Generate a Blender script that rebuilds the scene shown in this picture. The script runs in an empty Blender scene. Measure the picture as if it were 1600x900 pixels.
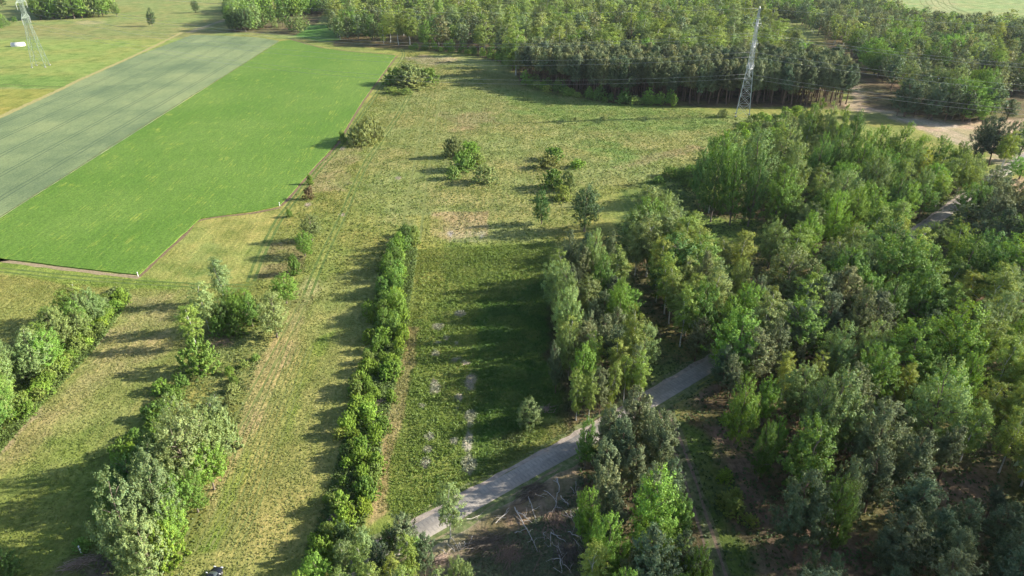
import bpy, math, random
import numpy as np
from mathutils import Vector, Matrix

# ------------------------------------------------------------------ camera, world, sun
SC = bpy.context.scene
COL = SC.collection
H = 85.0                      # height of the viewpoint above the ground
FPX = 1067.0                  # focal length in photo pixels (1600 wide)
PITCH = math.atan(575.0 / FPX)
SUN_EL, SUN_AZ = math.radians(25), math.radians(7)   # azimuth from +X towards +Y (light comes from there)

cam = bpy.data.cameras.new('camera'); cam.sensor_width = 36; cam.lens = 36 * FPX / 1600
cam.clip_start = 1; cam.clip_end = 20000
co = bpy.data.objects.new('camera', cam); COL.objects.link(co)
co.location = (0, 0, H); co.rotation_euler = (math.pi / 2 - PITCH, 0, 0)
SC.camera = co

w = bpy.data.worlds.new('World'); SC.world = w; w.use_nodes = True
nt = w.node_tree; nt.nodes.clear()
sky = nt.nodes.new('ShaderNodeTexSky'); sky.sky_type = 'NISHITA'; sky.sun_disc = False
sky.sun_elevation = SUN_EL; sky.sun_rotation = math.pi / 2 - SUN_AZ
sky.air_density = 1.0; sky.dust_density = 1.0
bg = nt.nodes.new('ShaderNodeBackground'); bg.inputs[1].default_value = 0.095
wo = nt.nodes.new('ShaderNodeOutputWorld')
nt.links.new(sky.outputs[0], bg.inputs[0]); nt.links.new(bg.outputs[0], wo.inputs[0])

sl = bpy.data.lights.new('sun', 'SUN'); sl.energy = 5.0; sl.angle = math.radians(0.5); sl.color = (1.0, 0.93, 0.80)
so = bpy.data.objects.new('sun', sl); COL.objects.link(so)
sd = Vector((math.cos(SUN_EL) * math.cos(SUN_AZ), math.cos(SUN_EL) * math.sin(SUN_AZ), math.sin(SUN_EL)))
so.rotation_euler = sd.to_track_quat('Z', 'Y').to_euler(); so.location = (300, 50, 200)

SC.view_settings.view_transform = 'Standard'; SC.view_settings.look = 'None'
SC.view_settings.exposure = 1.32; SC.view_settings.gamma = 1.0; SC.view_settings.use_curve_mapping = False
cy = SC.cycles
cy.max_bounces = 4; cy.diffuse_bounces = 2; cy.glossy_bounces = 1; cy.transmission_bounces = 3; cy.transparent_max_bounces = 16
cy.volume_bounces = 0; cy.use_denoising = True; cy.use_adaptive_sampling = True; cy.adaptive_threshold = 0.02
cy.caustics_reflective = False; cy.caustics_refractive = False
R = np.random.default_rng(7); random.seed(7)

# ------------------------------------------------------------------ helpers
def G(px, py):
    """photo pixel -> ground point (x, y), used to survey where things stand"""
    dx = (px - 800) / FPX; dy = (450 - py) / FPX
    c, s = math.cos(PITCH), math.sin(PITCH)
    vy = c + dy * s; vz = -s + dy * c
    t = -H / vz
    return (dx * t, vy * t)
def GP(pts): return np.array([G(*p) for p in pts])
def project(x, y, z):
    c, s = math.cos(PITCH), math.sin(PITCH)
    d = y * c - (z - H) * s
    u = y * s + (z - H) * c
    return 800 + FPX * x / d, 450 - FPX * u / d, d

def mesh(name, V, F, mats=(), mi=None, col=None, smooth=False):
    """V (n,3), F (m,k) numpy -> mesh datablock; col (n,3) -> colour attribute 'col'"""
    me = bpy.data.meshes.new(name)
    V = np.asarray(V, np.float32); F = np.asarray(F, np.int32); k = F.shape[1]
    me.vertices.add(len(V)); me.vertices.foreach_set('co', V.ravel())
    me.loops.add(F.size); me.loops.foreach_set('vertex_index', F.ravel())
    me.polygons.add(len(F))
    me.polygons.foreach_set('loop_start', np.arange(0, F.size, k, dtype=np.int32))
    me.polygons.foreach_set('loop_total', np.full(len(F), k, np.int32))
    for m in mats: me.materials.append(m)
    if mi is not None: me.polygons.foreach_set('material_index', np.asarray(mi, np.int32))
    if smooth: me.polygons.foreach_set('use_smooth', np.ones(len(F), bool))
    if col is not None:
        a = me.color_attributes.new('col', 'FLOAT_COLOR', 'POINT')
        c4 = np.ones((len(V), 4), np.float32); c4[:, :3] = col
        a.data.foreach_set('color', c4.ravel())
    me.update(calc_edges=True)
    return me
def link(name, me, parent=None, loc=None):
    o = bpy.data.objects.new(name, me); COL.objects.link(o)
    if parent is not None: o.parent = parent
    if loc is not None: o.location = loc
    return o
def tag(o, label=None, cat=None, group=None, kind=None):
    if label: o['label'] = label
    if cat: o['category'] = cat
    if group: o['group'] = group
    if kind: o['kind'] = kind
    return o
def thing(name, label, cat, loc, rz=0, group=None):
    o = bpy.data.objects.new(name, None); COL.objects.link(o)
    o.location = loc; o.rotation_euler = (0, 0, rz); o.empty_display_size = 0.5
    return tag(o, label, cat, group)

def vnoise(x, y, seed=0):
    """value noise 0..1"""
    xi = np.floor(x).astype(np.int64); yi = np.floor(y).astype(np.int64)
    fx = x - xi; fy = y - yi; fx = fx * fx * (3 - 2 * fx); fy = fy * fy * (3 - 2 * fy)
    def h(a, b):
        n = (a * 374761393 + b * 668265263 + seed * 974711) & 0x7fffffff
        n = ((n ^ (n >> 13)) * 1274126177) & 0x7fffffff
        return ((n ^ (n >> 16)) & 0xffff) / 65535.0
    return (h(xi, yi) * (1 - fx) + h(xi + 1, yi) * fx) * (1 - fy) + (h(xi, yi + 1) * (1 - fx) + h(xi + 1, yi + 1) * fx) * fy
def fbm(x, y, s, seed=0, oct=4):
    v = 0; a = 0.5; t = 0
    for i in range(oct):
        v = v + a * vnoise(x / s, y / s, seed + i * 17); t += a; a *= 0.55; s *= 0.5
    return v / t

def inside(poly, x, y):
    r = np.zeros(np.shape(x), bool); n = len(poly); j = n - 1
    for i in range(n):
        xi, yi = poly[i]; xj, yj = poly[j]
        if yi != yj:
            c = ((yi > y) != (yj > y)) & (x < (xj - xi) * (y - yi) / (yj - yi) + xi)
            r ^= c
        j = i
    return r
def linedist(pts, x, y, closed=False):
    d = np.full(np.shape(x), 1e9); n = len(pts)
    for i in range(n if closed else n - 1):
        a = pts[i]; b = pts[(i + 1) % n]; ab = b - a; L = max(ab @ ab, 1e-9)
        t = np.clip(((x - a[0]) * ab[0] + (y - a[1]) * ab[1]) / L, 0, 1)
        d = np.minimum(d, np.hypot(x - a[0] - t * ab[0], y - a[1] - t * ab[1]))
    return d

# ------------------------------------------------------------------ materials
def newmat(name):
    m = bpy.data.materials.new(name); m.use_nodes = True
    n = m.node_tree.nodes; n.clear()
    o = n.new('ShaderNodeOutputMaterial')
    return m, m.node_tree, n, o
def N(nt, t, **kw):
    n = nt.nodes.new(t)
    for k, v in kw.items():
        if isinstance(k, str) and hasattr(n, k): setattr(n, k, v)
    return n
def mixcol(nt, mode, fac, a, b):
    m = nt.nodes.new('ShaderNodeMix'); m.data_type = 'RGBA'; m.blend_type = mode; m.clamp_factor = True
    for sock, v in ((0, fac), (6, a), (7, b)):
        if hasattr(v, 'is_linked'): nt.links.new(v, m.inputs[sock])
        elif sock == 0: m.inputs[0].default_value = v
        else: m.inputs[sock].default_value = (*v, 1) if len(v) == 3 else v
    return m.outputs[2]
def math_(nt, op, a, b=None, c=None):
    m = nt.nodes.new('ShaderNodeMath'); m.operation = op
    for i, v in enumerate((a, b, c)):
        if v is None: continue
        if hasattr(v, 'is_linked'): nt.links.new(v, m.inputs[i])
        else: m.inputs[i].default_value = v
    return m.outputs[0]
def noise(nt, vec, scale, detail=3, rough=0.55):
    n = nt.nodes.new('ShaderNodeTexNoise'); n.inputs['Scale'].default_value = scale
    n.inputs['Detail'].default_value = detail; n.inputs['Roughness'].default_value = rough
    nt.links.new(vec, n.inputs['Vector']); return n.outputs[0]
def ramp(nt, fac, stops):
    r = nt.nodes.new('ShaderNodeValToRGB'); e = r.color_ramp.elements
    e[0].position, e[0].color = stops[0][0], (*stops[0][1], 1); e[1].position, e[1].color = stops[-1][0], (*stops[-1][1], 1)
    for p, c in stops[1:-1]:
        q = e.new(p); q.color = (*c, 1)
    nt.links.new(fac, r.inputs[0]); return r.outputs[0]
def simple(name, c, rough=0.7, metal=0.0, var=0.0, scale=4):
    m, nt, n, o = newmat(name)
    b = n.new('ShaderNodeBsdfPrincipled'); b.inputs['Roughness'].default_value = rough; b.inputs['Metallic'].default_value = metal
    if var:
        tc = n.new('ShaderNodeTexCoord'); f = noise(nt, tc.outputs['Object'], scale, 4)
        k = ramp(nt, f, [(0.3, (1 - var,) * 3), (0.7, (1 + var,) * 3)])
        nt.links.new(mixcol(nt, 'MULTIPLY', 1.0, c, k), b.inputs['Base Color'])
    else: b.inputs['Base Color'].default_value = (*c, 1)
    nt.links.new(b.outputs[0], o.inputs[0]); return m

def leafmat(name, stuff=False, trans=0.24, objcol=True):
    """leaves: the tree's own colour, varied leaf by leaf"""
    m, nt, n, o = newmat(name)
    if stuff:
        at = n.new('ShaderNodeAttribute'); at.attribute_name = 'col'; base = at.outputs['Color']
    else:
        oi = n.new('ShaderNodeObjectInfo')
        at = n.new('ShaderNodeAttribute'); at.attribute_name = 'col'
        base = mixcol(nt, 'MULTIPLY', 1.0, oi.outputs['Color'], at.outputs['Color'])
    d = n.new('ShaderNodeBsdfDiffuse'); t = n.new('ShaderNodeBsdfTranslucent'); g = n.new('ShaderNodeBsdfGlossy')
    g.inputs['Roughness'].default_value = 0.55; g.inputs['Color'].default_value = (0.9, 0.95, 1.0, 1)
    nt.links.new(base, d.inputs[0])
    nt.links.new(mixcol(nt, 'MULTIPLY', 1.0, base, (1.25, 1.15, 0.55)), t.inputs[0])
    mx = n.new('ShaderNodeMixShader'); mx.inputs[0].default_value = trans
    nt.links.new(d.outputs[0], mx.inputs[1]); nt.links.new(t.outputs[0], mx.inputs[2])
    mg = n.new('ShaderNodeMixShader'); mg.inputs[0].default_value = 0.015
    nt.links.new(mx.outputs[0], mg.inputs[1]); nt.links.new(g.outputs[0], mg.inputs[2])
    nt.links.new(mg.outputs[0], o.inputs[0]); return m
M_LEAF = leafmat('leaves'); M_LEAF_FAR = leafmat('leaves_far', True); M_NEEDLE = leafmat('needles', trans=0.12)
M_HERB = leafmat('herbs', True, 0.3)
M_PINEBARK = simple('pine_bark', (0.135, 0.085, 0.058), 0.9, var=0.35, scale=3)
M_BARK = simple('grey_bark', (0.16, 0.13, 0.10), 0.9, var=0.3, scale=3)
M_TWIG = simple('dead_twigs', (0.30, 0.22, 0.17), 0.9, var=0.3, scale=2)
def birchbark():
    m, nt, n, o = newmat('birch_bark')
    tc = n.new('ShaderNodeTexCoord'); mp = n.new('ShaderNodeMapping'); mp.inputs['Scale'].default_value = (1.5, 1.5, 5)
    nt.links.new(tc.outputs['Object'], mp.inputs[0])
    f = noise(nt, mp.outputs[0], 1.6, 3)
    c = ramp(nt, f, [(0.33, (0.07, 0.06, 0.05)), (0.43, (0.50, 0.48, 0.44)), (1, (0.66, 0.63, 0.58))])
    b = n.new('ShaderNodeBsdfPrincipled'); b.inputs['Roughness'].default_value = 0.7
    nt.links.new(c, b.inputs['Base Color']); nt.links.new(b.outputs[0], o.inputs[0]); return m
M_BIRCH = birchbark()

_a, _b = G(300, 880), G(480, 460); GDIR = math.atan2(_b[1] - _a[1], _b[0] - _a[0])
def groundmat():
    m, nt, n, o = newmat('meadow_ground')
    at = n.new('ShaderNodeAttribute'); at.attribute_name = 'col'
    ge = n.new('ShaderNodeNewGeometry'); P = ge.outputs['Position']
    f1 = noise(nt, P, 0.11, 5, 0.65); f2 = noise(nt, P, 1.1, 5, 0.7); f3 = noise(nt, P, 0.03, 3)
    k1 = ramp(nt, f1, [(0.34, (0.62, 0.72, 0.60)), (0.5, (1, 1, 1)), (0.68, (1.30, 1.20, 1.30))])
    k2 = ramp(nt, f2, [(0.30, (0.45, 0.52, 0.42)), (0.5, (1, 1, 1)), (0.72, (1.5, 1.4, 1.55))])
    c = mixcol(nt, 'MULTIPLY', 1.0, at.outputs['Color'], (0.90, 1.0, 0.80))
    c = mixcol(nt, 'MULTIPLY', 1.0, c, k1)
    mpg = n.new('ShaderNodeMapping'); mpg.inputs['Rotation'].default_value = (0, 0, -GDIR); nt.links.new(P, mpg.inputs[0])
    mps = n.new('ShaderNodeMapping'); mps.inputs['Scale'].default_value = (0.05, 0.9, 1); nt.links.new(mpg.outputs[0], mps.inputs[0])
    f4 = noise(nt, mps.outputs[0], 1.0, 4, 0.6); k3 = ramp(nt, f4, [(0.32, (0.80, 0.86, 0.80)), (0.5, (1, 1, 1)), (0.68, (1.20, 1.13, 1.18))])
    c = mixcol(nt, 'MULTIPLY', 1.0, c, k3)
    c = mixcol(nt, 'MULTIPLY', 0.70, c, k2)
    tan = ramp(nt, f3, [(0.42, (0, 0, 0)), (0.62, (1, 1, 1))])
    c = mixcol(nt, 'MULTIPLY', tan, c, (1.18, 0.98, 1.05))
    b = n.new('ShaderNodeBsdfPrincipled'); b.inputs['Roughness'].default_value = 0.95; b.inputs['Specular IOR Level'].default_value = 0.1
    bp = n.new('ShaderNodeBump'); bp.inputs['Strength'].default_value = 0.9; bp.inputs['Distance'].default_value = 0.35
    hf = math_(nt, 'ADD', f2, math_(nt, 'MULTIPLY', f1, 1.6))
    nt.links.new(hf, bp.inputs['Height']); nt.links.new(bp.outputs[0], b.inputs['Normal'])
    nt.links.new(c, b.inputs['Base Color']); nt.links.new(b.outputs[0], o.inputs[0]); return m
M_GROUND = groundmat()

# ------------------------------------------------------------------ the ground and what grows where
PAINT = []
def zone(pts, col, soft=2.0, amt=1.0, warp=3.0, px=True, mottle=0.0):
    PAINT.append(('poly', GP(pts) if px else np.array(pts), np.array(col), soft, amt, warp, mottle))
def band(pts, width, col, soft=0.8, amt=1.0, warp=0.8, mottle=0.0):
    PAINT.append(('line', GP(pts), np.array(col), soft, amt, warp, mottle, width))
MEADOW = (0.205, 0.215, 0.066); LUSH = (0.105, 0.175, 0.030); DRY = (0.27, 0.225, 0.125); YEL = (0.25, 0.24, 0.06)
SOIL = (0.15, 0.105, 0.08); LITTER = (0.105, 0.078, 0.052); SANDC = (0.50, 0.41, 0.34); MOW = (0.235, 0.235, 0.085); DEEP = (0.07, 0.125, 0.028)
# far land
zone([(-400, 200), (-400, -60), (2000, -60), (2000, 60), (1100, 60), (440, 60), (280, 52), (0, 190)], (0.20, 0.225, 0.085), 10, 1, 10)
zone([(-300, 128), (120, 138), (300, 60), (180, 55), (0, 62), (-300, 70)], (0.205, 0.25, 0.075), 12, 1, 12)
zone([(-300, 110), (130, 118), (110, 138), (-300, 130)], (0.15, 0.215, 0.058), 5, .9, 8)
zone([(-300, 134), (97, 140), (0, 186), (-300, 330)], (0.22, 0.225, 0.06), 2, 1, 2)
zone([(-200, 60), (-200, 44), (200, 36), (420, 40), (300, 60), (120, 62)], (0.20, 0.21, 0.085), 10, 0.9, 12)
band([(300, 50), (330, 38), (350, 32), (372, 22)], 5, (0.36, 0.29, 0.22), 3, 1, 4)
zone([(120, 33), (165, 33), (160, 37), (125, 37)], (0.34, 0.28, 0.17), 6, 0.8, 8)
zone([(1370, 8), (1500, -30), (1900, -30), (1900, 48), (1610, 34), (1500, 38), (1420, 26)], (0.22, 0.27, 0.115), 8, 1, 8)
zone([(1440, -3), (1490, 1), (1500, 20), (1460, 20)], (0.29, 0.29, 0.16), 8, 0.8, 8)
# rough meadow in the middle
zone([(640, 90), (780, 85), (1000, 165), (1230, 190), (1100, 260), (930, 300), (840, 380), (640, 380), (560, 300), (600, 140)], (0.225, 0.235, 0.095), 12, 1, 12, mottle=0.4)
zone([(780, 140), (1000, 165), (1150, 180), (1140, 205), (930, 205), (820, 180)], (0.15, 0.21, 0.06), 10, 0.8, 18, mottle=0.6)
zone([(900, 225), (960, 260), (1010, 250), (960, 210)], (0.12, 0.20, 0.05), 8, 0.7, 14, mottle=0.5)
zone([(630, 92), (660, 86), (720, 92), (680, 104)], (0.33, 0.27, 0.18), 6, 0.9, 10)
zone([(690, 180), (760, 172), (780, 190), (720, 205)], DRY, 8, 0.8, 14)
zone([(960, 262), (1010, 258), (1080, 240), (1100, 232), (1085, 228), (1020, 240)], DRY, 4, 0.8, 8)
zone([(505, 235), (560, 232), (545, 300), (480, 300), (470, 280)], DRY, 4, 0.75, 6, mottle=0.4)
# harvested / flowering plot
zone([(675, 332), (763, 330), (762, 368), (700, 375), (672, 368)], (0.33, 0.255, 0.15), 0.8, 0.95, 1.2)
zone([(702, 364), (757, 362), (760, 378), (702, 378)], (0.36, 0.31, 0.23), 0.8, 0.8, 1.5, mottle=0.7)
# left meadow
zone([(-200, 380), (0, 412), (200, 436), (190, 460), (90, 520), (0, 590), (-200, 720)], (0.25, 0.235, 0.08), 4, 1, 6, mottle=0.3)
zone([(-200, 404), (0, 406), (200, 430), (320, 440), (315, 452), (180, 452), (0, 428), (-200, 420)], (0.17, 0.235, 0.05), 1.5, 0.8, 2)
zone([(218, 432), (313, 345), (437, 325), (415, 380), (395, 440), (300, 448)], (0.235, 0.235, 0.078), 3, 1, 5, mottle=0.3)
zone([(270, 410), (330, 370), (350, 400), (300, 435)], (0.16, 0.22, 0.07), 5, 0.6, 7, mottle=0.5)
zone([(205, 455), (310, 452), (300, 520), (270, 590), (215, 660), (110, 740), (-60, 800), (0, 700), (60, 640), (150, 540)], MOW, 2, 1, 3)
zone([(205, 462), (300, 458), (240, 560), (130, 640), (60, 690), (0, 740), (20, 680), (150, 550)], (0.30, 0.25, 0.13), 4, 0.75, 6, mottle=0.5)
zone([(0, 740), (90, 690), (230, 640), (200, 760), (120, 880), (-100, 1000), (-200, 900)], (0.165, 0.20, 0.05), 5, 0.9, 6, mottle=0.5)
band([(-60, 770), (0, 705), (50, 650), (75, 610), (150, 540), (190, 480)], 1.5, (0.34, 0.27, 0.19), 1.5, 0.9, 1.5)
zone([(100, 900), (130, 870), (175, 850), (190, 870), (170, 910)], (0.15, 0.105, 0.09), 1.5, 0.95, 2, mottle=0.3)
zone([(60, 905), (120, 862), (150, 862), (120, 905)], (0.15, 0.11, 0.08), 2, 0.7, 2, mottle=0.5)
# H2 strip floor
zone([(330, 520), (420, 515), (400, 580), (370, 640), (330, 600), (290, 590)], (0.17, 0.20, 0.075), 3, 0.8, 4, mottle=0.5)
zone([(325, 520), (370, 515), (360, 540), (330, 545)], (0.24, 0.16, 0.12), 1.5, 0.8, 2, mottle=0.3)
zone([(420, 380), (480, 375), (470, 430), (390, 440)], (0.20, 0.15, 0.09), 3, 0.7, 4, mottle=0.6)
# mown strip between the two bush rows
zone([(500, 440), (600, 400), (590, 500), (560, 620), (520, 780), (480, 880), (440, 1000), (230, 1000), (290, 860), (370, 680), (440, 560)], MOW, 2.5, 1, 3)
zone([(480, 430), (500, 440), (450, 560), (420, 620), (380, 720), (330, 820), (300, 860), (330, 760), (390, 600), (440, 500)], (0.31, 0.265, 0.14), 2.5, 0.8, 3, mottle=0.35)
zone([(520, 520), (480, 600), (450, 680), (430, 720), (450, 620), (490, 530)], (0.17, 0.23, 0.045), 2, 0.7, 3, mottle=0.5)
zone([(385, 690), (350, 760), (310, 860), (340, 860), (370, 770), (395, 710)], (0.16, 0.23, 0.04), 1.5, 0.7, 2, mottle=0.4)
# plot with pale brown margin and sandy spots
zone([(640, 380), (860, 380), (870, 470), (900, 640), (905, 690), (650, 826), (560, 830), (600, 620), (630, 480)], (0.165, 0.195, 0.050), 3, 1, 4, mottle=0.4)
zone([(650, 340), (690, 340), (700, 440), (660, 500), (630, 500)], (0.24, 0.235, 0.07), 3, 0.8, 5, mottle=0.4)
zone([(628, 512), (655, 512), (648, 570), (632, 640), (612, 720), (602, 800), (575, 822), (590, 720), (608, 620)], (0.29, 0.225, 0.12), 0.8, 0.95, 1.2)
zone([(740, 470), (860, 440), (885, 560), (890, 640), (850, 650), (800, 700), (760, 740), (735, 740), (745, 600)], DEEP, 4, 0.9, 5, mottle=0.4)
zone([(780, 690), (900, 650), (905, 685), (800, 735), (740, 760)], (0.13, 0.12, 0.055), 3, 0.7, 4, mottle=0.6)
for x, y, rx, ry in [(720, 490, 9, 5), (685, 512, 7, 5), (697, 529, 5, 2.5), (684, 536, 6, 3), (713, 535, 5, 4), (682, 553, 5, 5), (711, 562, 5, 2.5), (726, 568, 5, 3),
                     (679, 603, 9, 13), (735, 598, 9, 14), (660, 633, 6, 4), (717, 622, 5, 7), (733, 655, 8, 14), (732, 690, 6, 22), (734, 722, 8, 18), (670, 682, 7, 5), (668, 700, 7, 5),
                     (665, 725, 8, 8), (710, 690, 5, 5), (715, 640, 4, 5), (704, 366, 4, 6), (752, 370, 3, 3)]:
    zone([(x + rx * math.cos(a), y + ry * math.sin(a)) for a in [i * math.pi / 4 for i in range(8)]], (0.36, 0.30, 0.285), 0.6, 1.0, 1.6, mottle=0.1)
for x, y in [(535, 335), (622, 278), (534, 232), (481, 320)]:
    zone([(x + 5 * math.cos(a), y + 3 * math.sin(a)) for a in [i * math.pi / 4 for i in range(8)]], (0.34, 0.27, 0.25), 0.6, 0.9, 1.0)
# clearing with fallen wood
zone([(640, 845), (905, 704), (920, 760), (925, 850), (960, 1000), (600, 1000), (600, 880)], (0.23, 0.175, 0.135), 1.0, 1, 1.2, mottle=0.2)
zone([(770, 800), (800, 780), (840, 800), (820, 850), (760, 880), (740, 850)], (0.165, 0.105, 0.072), 3, 0.5, 4, mottle=0.6)
zone([(760, 880), (800, 845), (860, 850), (850, 930), (740, 950)], (0.13, 0.13, 0.08), 2, 0.7, 3, mottle=0.4)
band([(668, 862), (745, 812), (830, 765), (905, 716)], 0.9, (0.30, 0.25, 0.21), 1.0, 0.8, 0.8)
# forest floors
WOODFLOOR = [[(862, 430), (950, 400), (1010, 590), (1000, 650), (895, 690), (860, 560)],
 [(1085, 335), (1110, 255), (1240, 228), (1400, 232), (1530, 268), (1545, 285), (1110, 575), (1075, 555), (985, 440), (985, 360), (1045, 340), (1100, 440), (1150, 470)],
 [(1035, 660), (1110, 600), (1430, 400), (1500, 345), (1570, 310), (1900, 320), (2200, 1100), (900, 1100), (905, 720), (1020, 640)],
 [(520, 72), (600, 75), (720, 82), (800, 102), (815, 132), (880, 146), (960, 162), (1100, 167), (1230, 167), (1330, 172), (1230, 60), (1190, 10), (1340, 8), (1420, 50), (1530, 55), (1900, 60), (1900, 200), (1500, 190), (1400, 178), (1340, 170), (1230, -60), (520, -60)],
 [(360, 50), (480, 56), (500, 30), (520, -20), (360, -20)]]
for z_ in WOODFLOOR: zone(z_, LITTER, 2.5, 0.97, 3, mottle=0.3)
zone([(1050, 345), (1085, 335), (1230, 352), (1180, 400), (1130, 440), (1090, 430), (1050, 380)], (0.14, 0.20, 0.045), 2, 0.9, 4, mottle=0.5)
zone([(1090, 378), (1110, 380), (1098, 388)], (0.32, 0.22, 0.17), 1, 0.8, 2)
zone([(985, 420), (1010, 420), (1060, 530), (1100, 560), (1015, 605), (1000, 560)], (0.13, 0.115, 0.06), 2, 0.9, 3, mottle=0.6)
zone([(1005, 575), (1050, 560), (1075, 575), (1015, 608)], (0.12, 0.165, 0.05), 2, 0.8, 3)
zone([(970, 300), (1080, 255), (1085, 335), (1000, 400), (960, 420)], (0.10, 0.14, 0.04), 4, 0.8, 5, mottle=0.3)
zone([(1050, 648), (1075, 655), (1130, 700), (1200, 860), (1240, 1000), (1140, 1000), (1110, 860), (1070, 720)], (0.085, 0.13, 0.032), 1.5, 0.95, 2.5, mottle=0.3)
zone([(1100, 660), (1180, 690), (1200, 790), (1160, 790), (1120, 720)], (0.15, 0.105, 0.085), 2, 0.8, 3, mottle=0.4)
zone([(1140, 790), (1230, 800), (1400, 900), (1350, 1000), (1200, 1000)], (0.16, 0.115, 0.09), 3, 0.85, 4, mottle=0.4)
zone([(1430, 740), (1560, 730), (1560, 800), (1480, 810)], (0.21, 0.13, 0.10), 3, 0.9, 4, mottle=0.3)
zone([(1490, 395), (1540, 430), (1640, 440), (1700, 470), (1560, 462), (1500, 430)], (0.25, 0.20, 0.17), 2, 0.9, 4, mottle=0.3)
zone([(1045, 640), (1100, 605), (1180, 560), (1170, 575), (1080, 640)], (0.20, 0.15, 0.12), 1, 0.8, 2, mottle=0.5)
# sandy ground at the upper right
zone([(1325, 158), (1345, 165), (1420, 180), (1500, 190), (1560, 186), (1700, 185), (1700, 232), (1560, 240), (1500, 228), (1440, 205), (1380, 180), (1325, 172)], (0.36, 0.285, 0.23), 2.5, 0.95, 5, mottle=0.35)
zone([(1400, 184), (1470, 190), (1500, 196), (1480, 202), (1420, 192)], (0.46, 0.40, 0.36), 2, 0.7, 3)
band([(1325, 165), (1345, 150), (1325, 125), (1300, 105), (1265, 82), (1225, 60), (1200, 40)], 7, (0.33, 0.26, 0.21), 3, 0.9, 5, mottle=0.3)
zone([(1258, 78), (1285, 84), (1320, 115), (1300, 118)], (0.30, 0.27, 0.14), 4, 0.8, 6)
zone([(1540, 225), (1610, 215), (1640, 260), (1560, 268)], (0.40, 0.32, 0.26), 2, 0.9, 4, mottle=0.3)
zone([(1545, 98), (1600, 112), (1640, 125), (1580, 116)], (0.45, 0.42, 0.42), 3, 0.9, 4)
zone([(1560, 280), (1640, 275), (1700, 310), (1600, 305)], (0.27, 0.20, 0.16), 3, 0.9, 4, mottle=0.3)
band([(1020, 606), (1060, 583), (1112, 556)], 1.2, (0.36, 0.31, 0.28), 1.0, 0.8, 1.0)
# opening round the far house
zone([(670, 12), (730, 6), (745, 12), (700, 32), (672, 30)], (0.17, 0.21, 0.08), 8, 0.9, 8)
zone([(678, 10), (712, 8), (714, 13), (676, 15)], (0.33, 0.28, 0.22), 4, 0.9, 5)
zone([(677, 21), (690, 21), (690, 25), (677, 25)], (0.42, 0.34, 0.30), 3, 0.9, 4)
zone([(478, 38), (522, 40), (530, 62), (500, 66), (462, 56)], (0.09, 0.20, 0.045), 5, 0.9, 6)

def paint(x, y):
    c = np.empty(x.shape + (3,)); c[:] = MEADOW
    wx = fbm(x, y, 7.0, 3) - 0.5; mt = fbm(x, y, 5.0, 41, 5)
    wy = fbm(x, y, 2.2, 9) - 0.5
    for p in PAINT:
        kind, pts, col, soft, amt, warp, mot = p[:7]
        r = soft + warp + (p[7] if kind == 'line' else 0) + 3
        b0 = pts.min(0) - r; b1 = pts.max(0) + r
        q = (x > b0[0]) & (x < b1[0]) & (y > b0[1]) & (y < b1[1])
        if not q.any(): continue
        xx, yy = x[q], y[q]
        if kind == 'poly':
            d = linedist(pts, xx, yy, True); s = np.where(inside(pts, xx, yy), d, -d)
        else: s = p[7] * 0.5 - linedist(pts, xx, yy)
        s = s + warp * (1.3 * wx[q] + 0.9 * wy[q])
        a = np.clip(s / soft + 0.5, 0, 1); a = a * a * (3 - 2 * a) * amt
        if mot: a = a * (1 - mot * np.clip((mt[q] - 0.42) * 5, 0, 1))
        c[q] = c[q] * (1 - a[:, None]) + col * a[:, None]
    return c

def axis_steps(lo, hi, f):
    v = [lo]
    while v[-1] < hi: v.append(v[-1] + f(v[-1]))
    return np.array(v)
ys = np.concatenate([[-400, -150, -40, 10, 35], axis_steps(50, 1600, lambda v: max(0.45, 0.45 * (v / 95) ** 1.35)), [2200, 3500, 6000, 12000]])
xh = axis_steps(0.0, 1500, lambda v: 0.55 if v < 110 else 0.55 + (v - 110) * 0.018)
xs = np.concatenate([[-9000, -4000], -xh[:0:-1], xh, [4000, 9000]])
X, Y = np.meshgrid(xs, ys); nx, ny = len(xs), len(ys)
V = np.stack([X.ravel(), Y.ravel(), np.zeros(X.size)], 1)
ii = (np.arange(ny - 1)[:, None] * nx + np.arange(nx - 1)[None, :]).ravel()
F = np.stack([ii, ii + 1, ii + 1 + nx, ii + nx], 1)
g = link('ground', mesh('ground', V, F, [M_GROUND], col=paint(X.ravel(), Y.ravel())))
tag(g, kind='structure')

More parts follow.
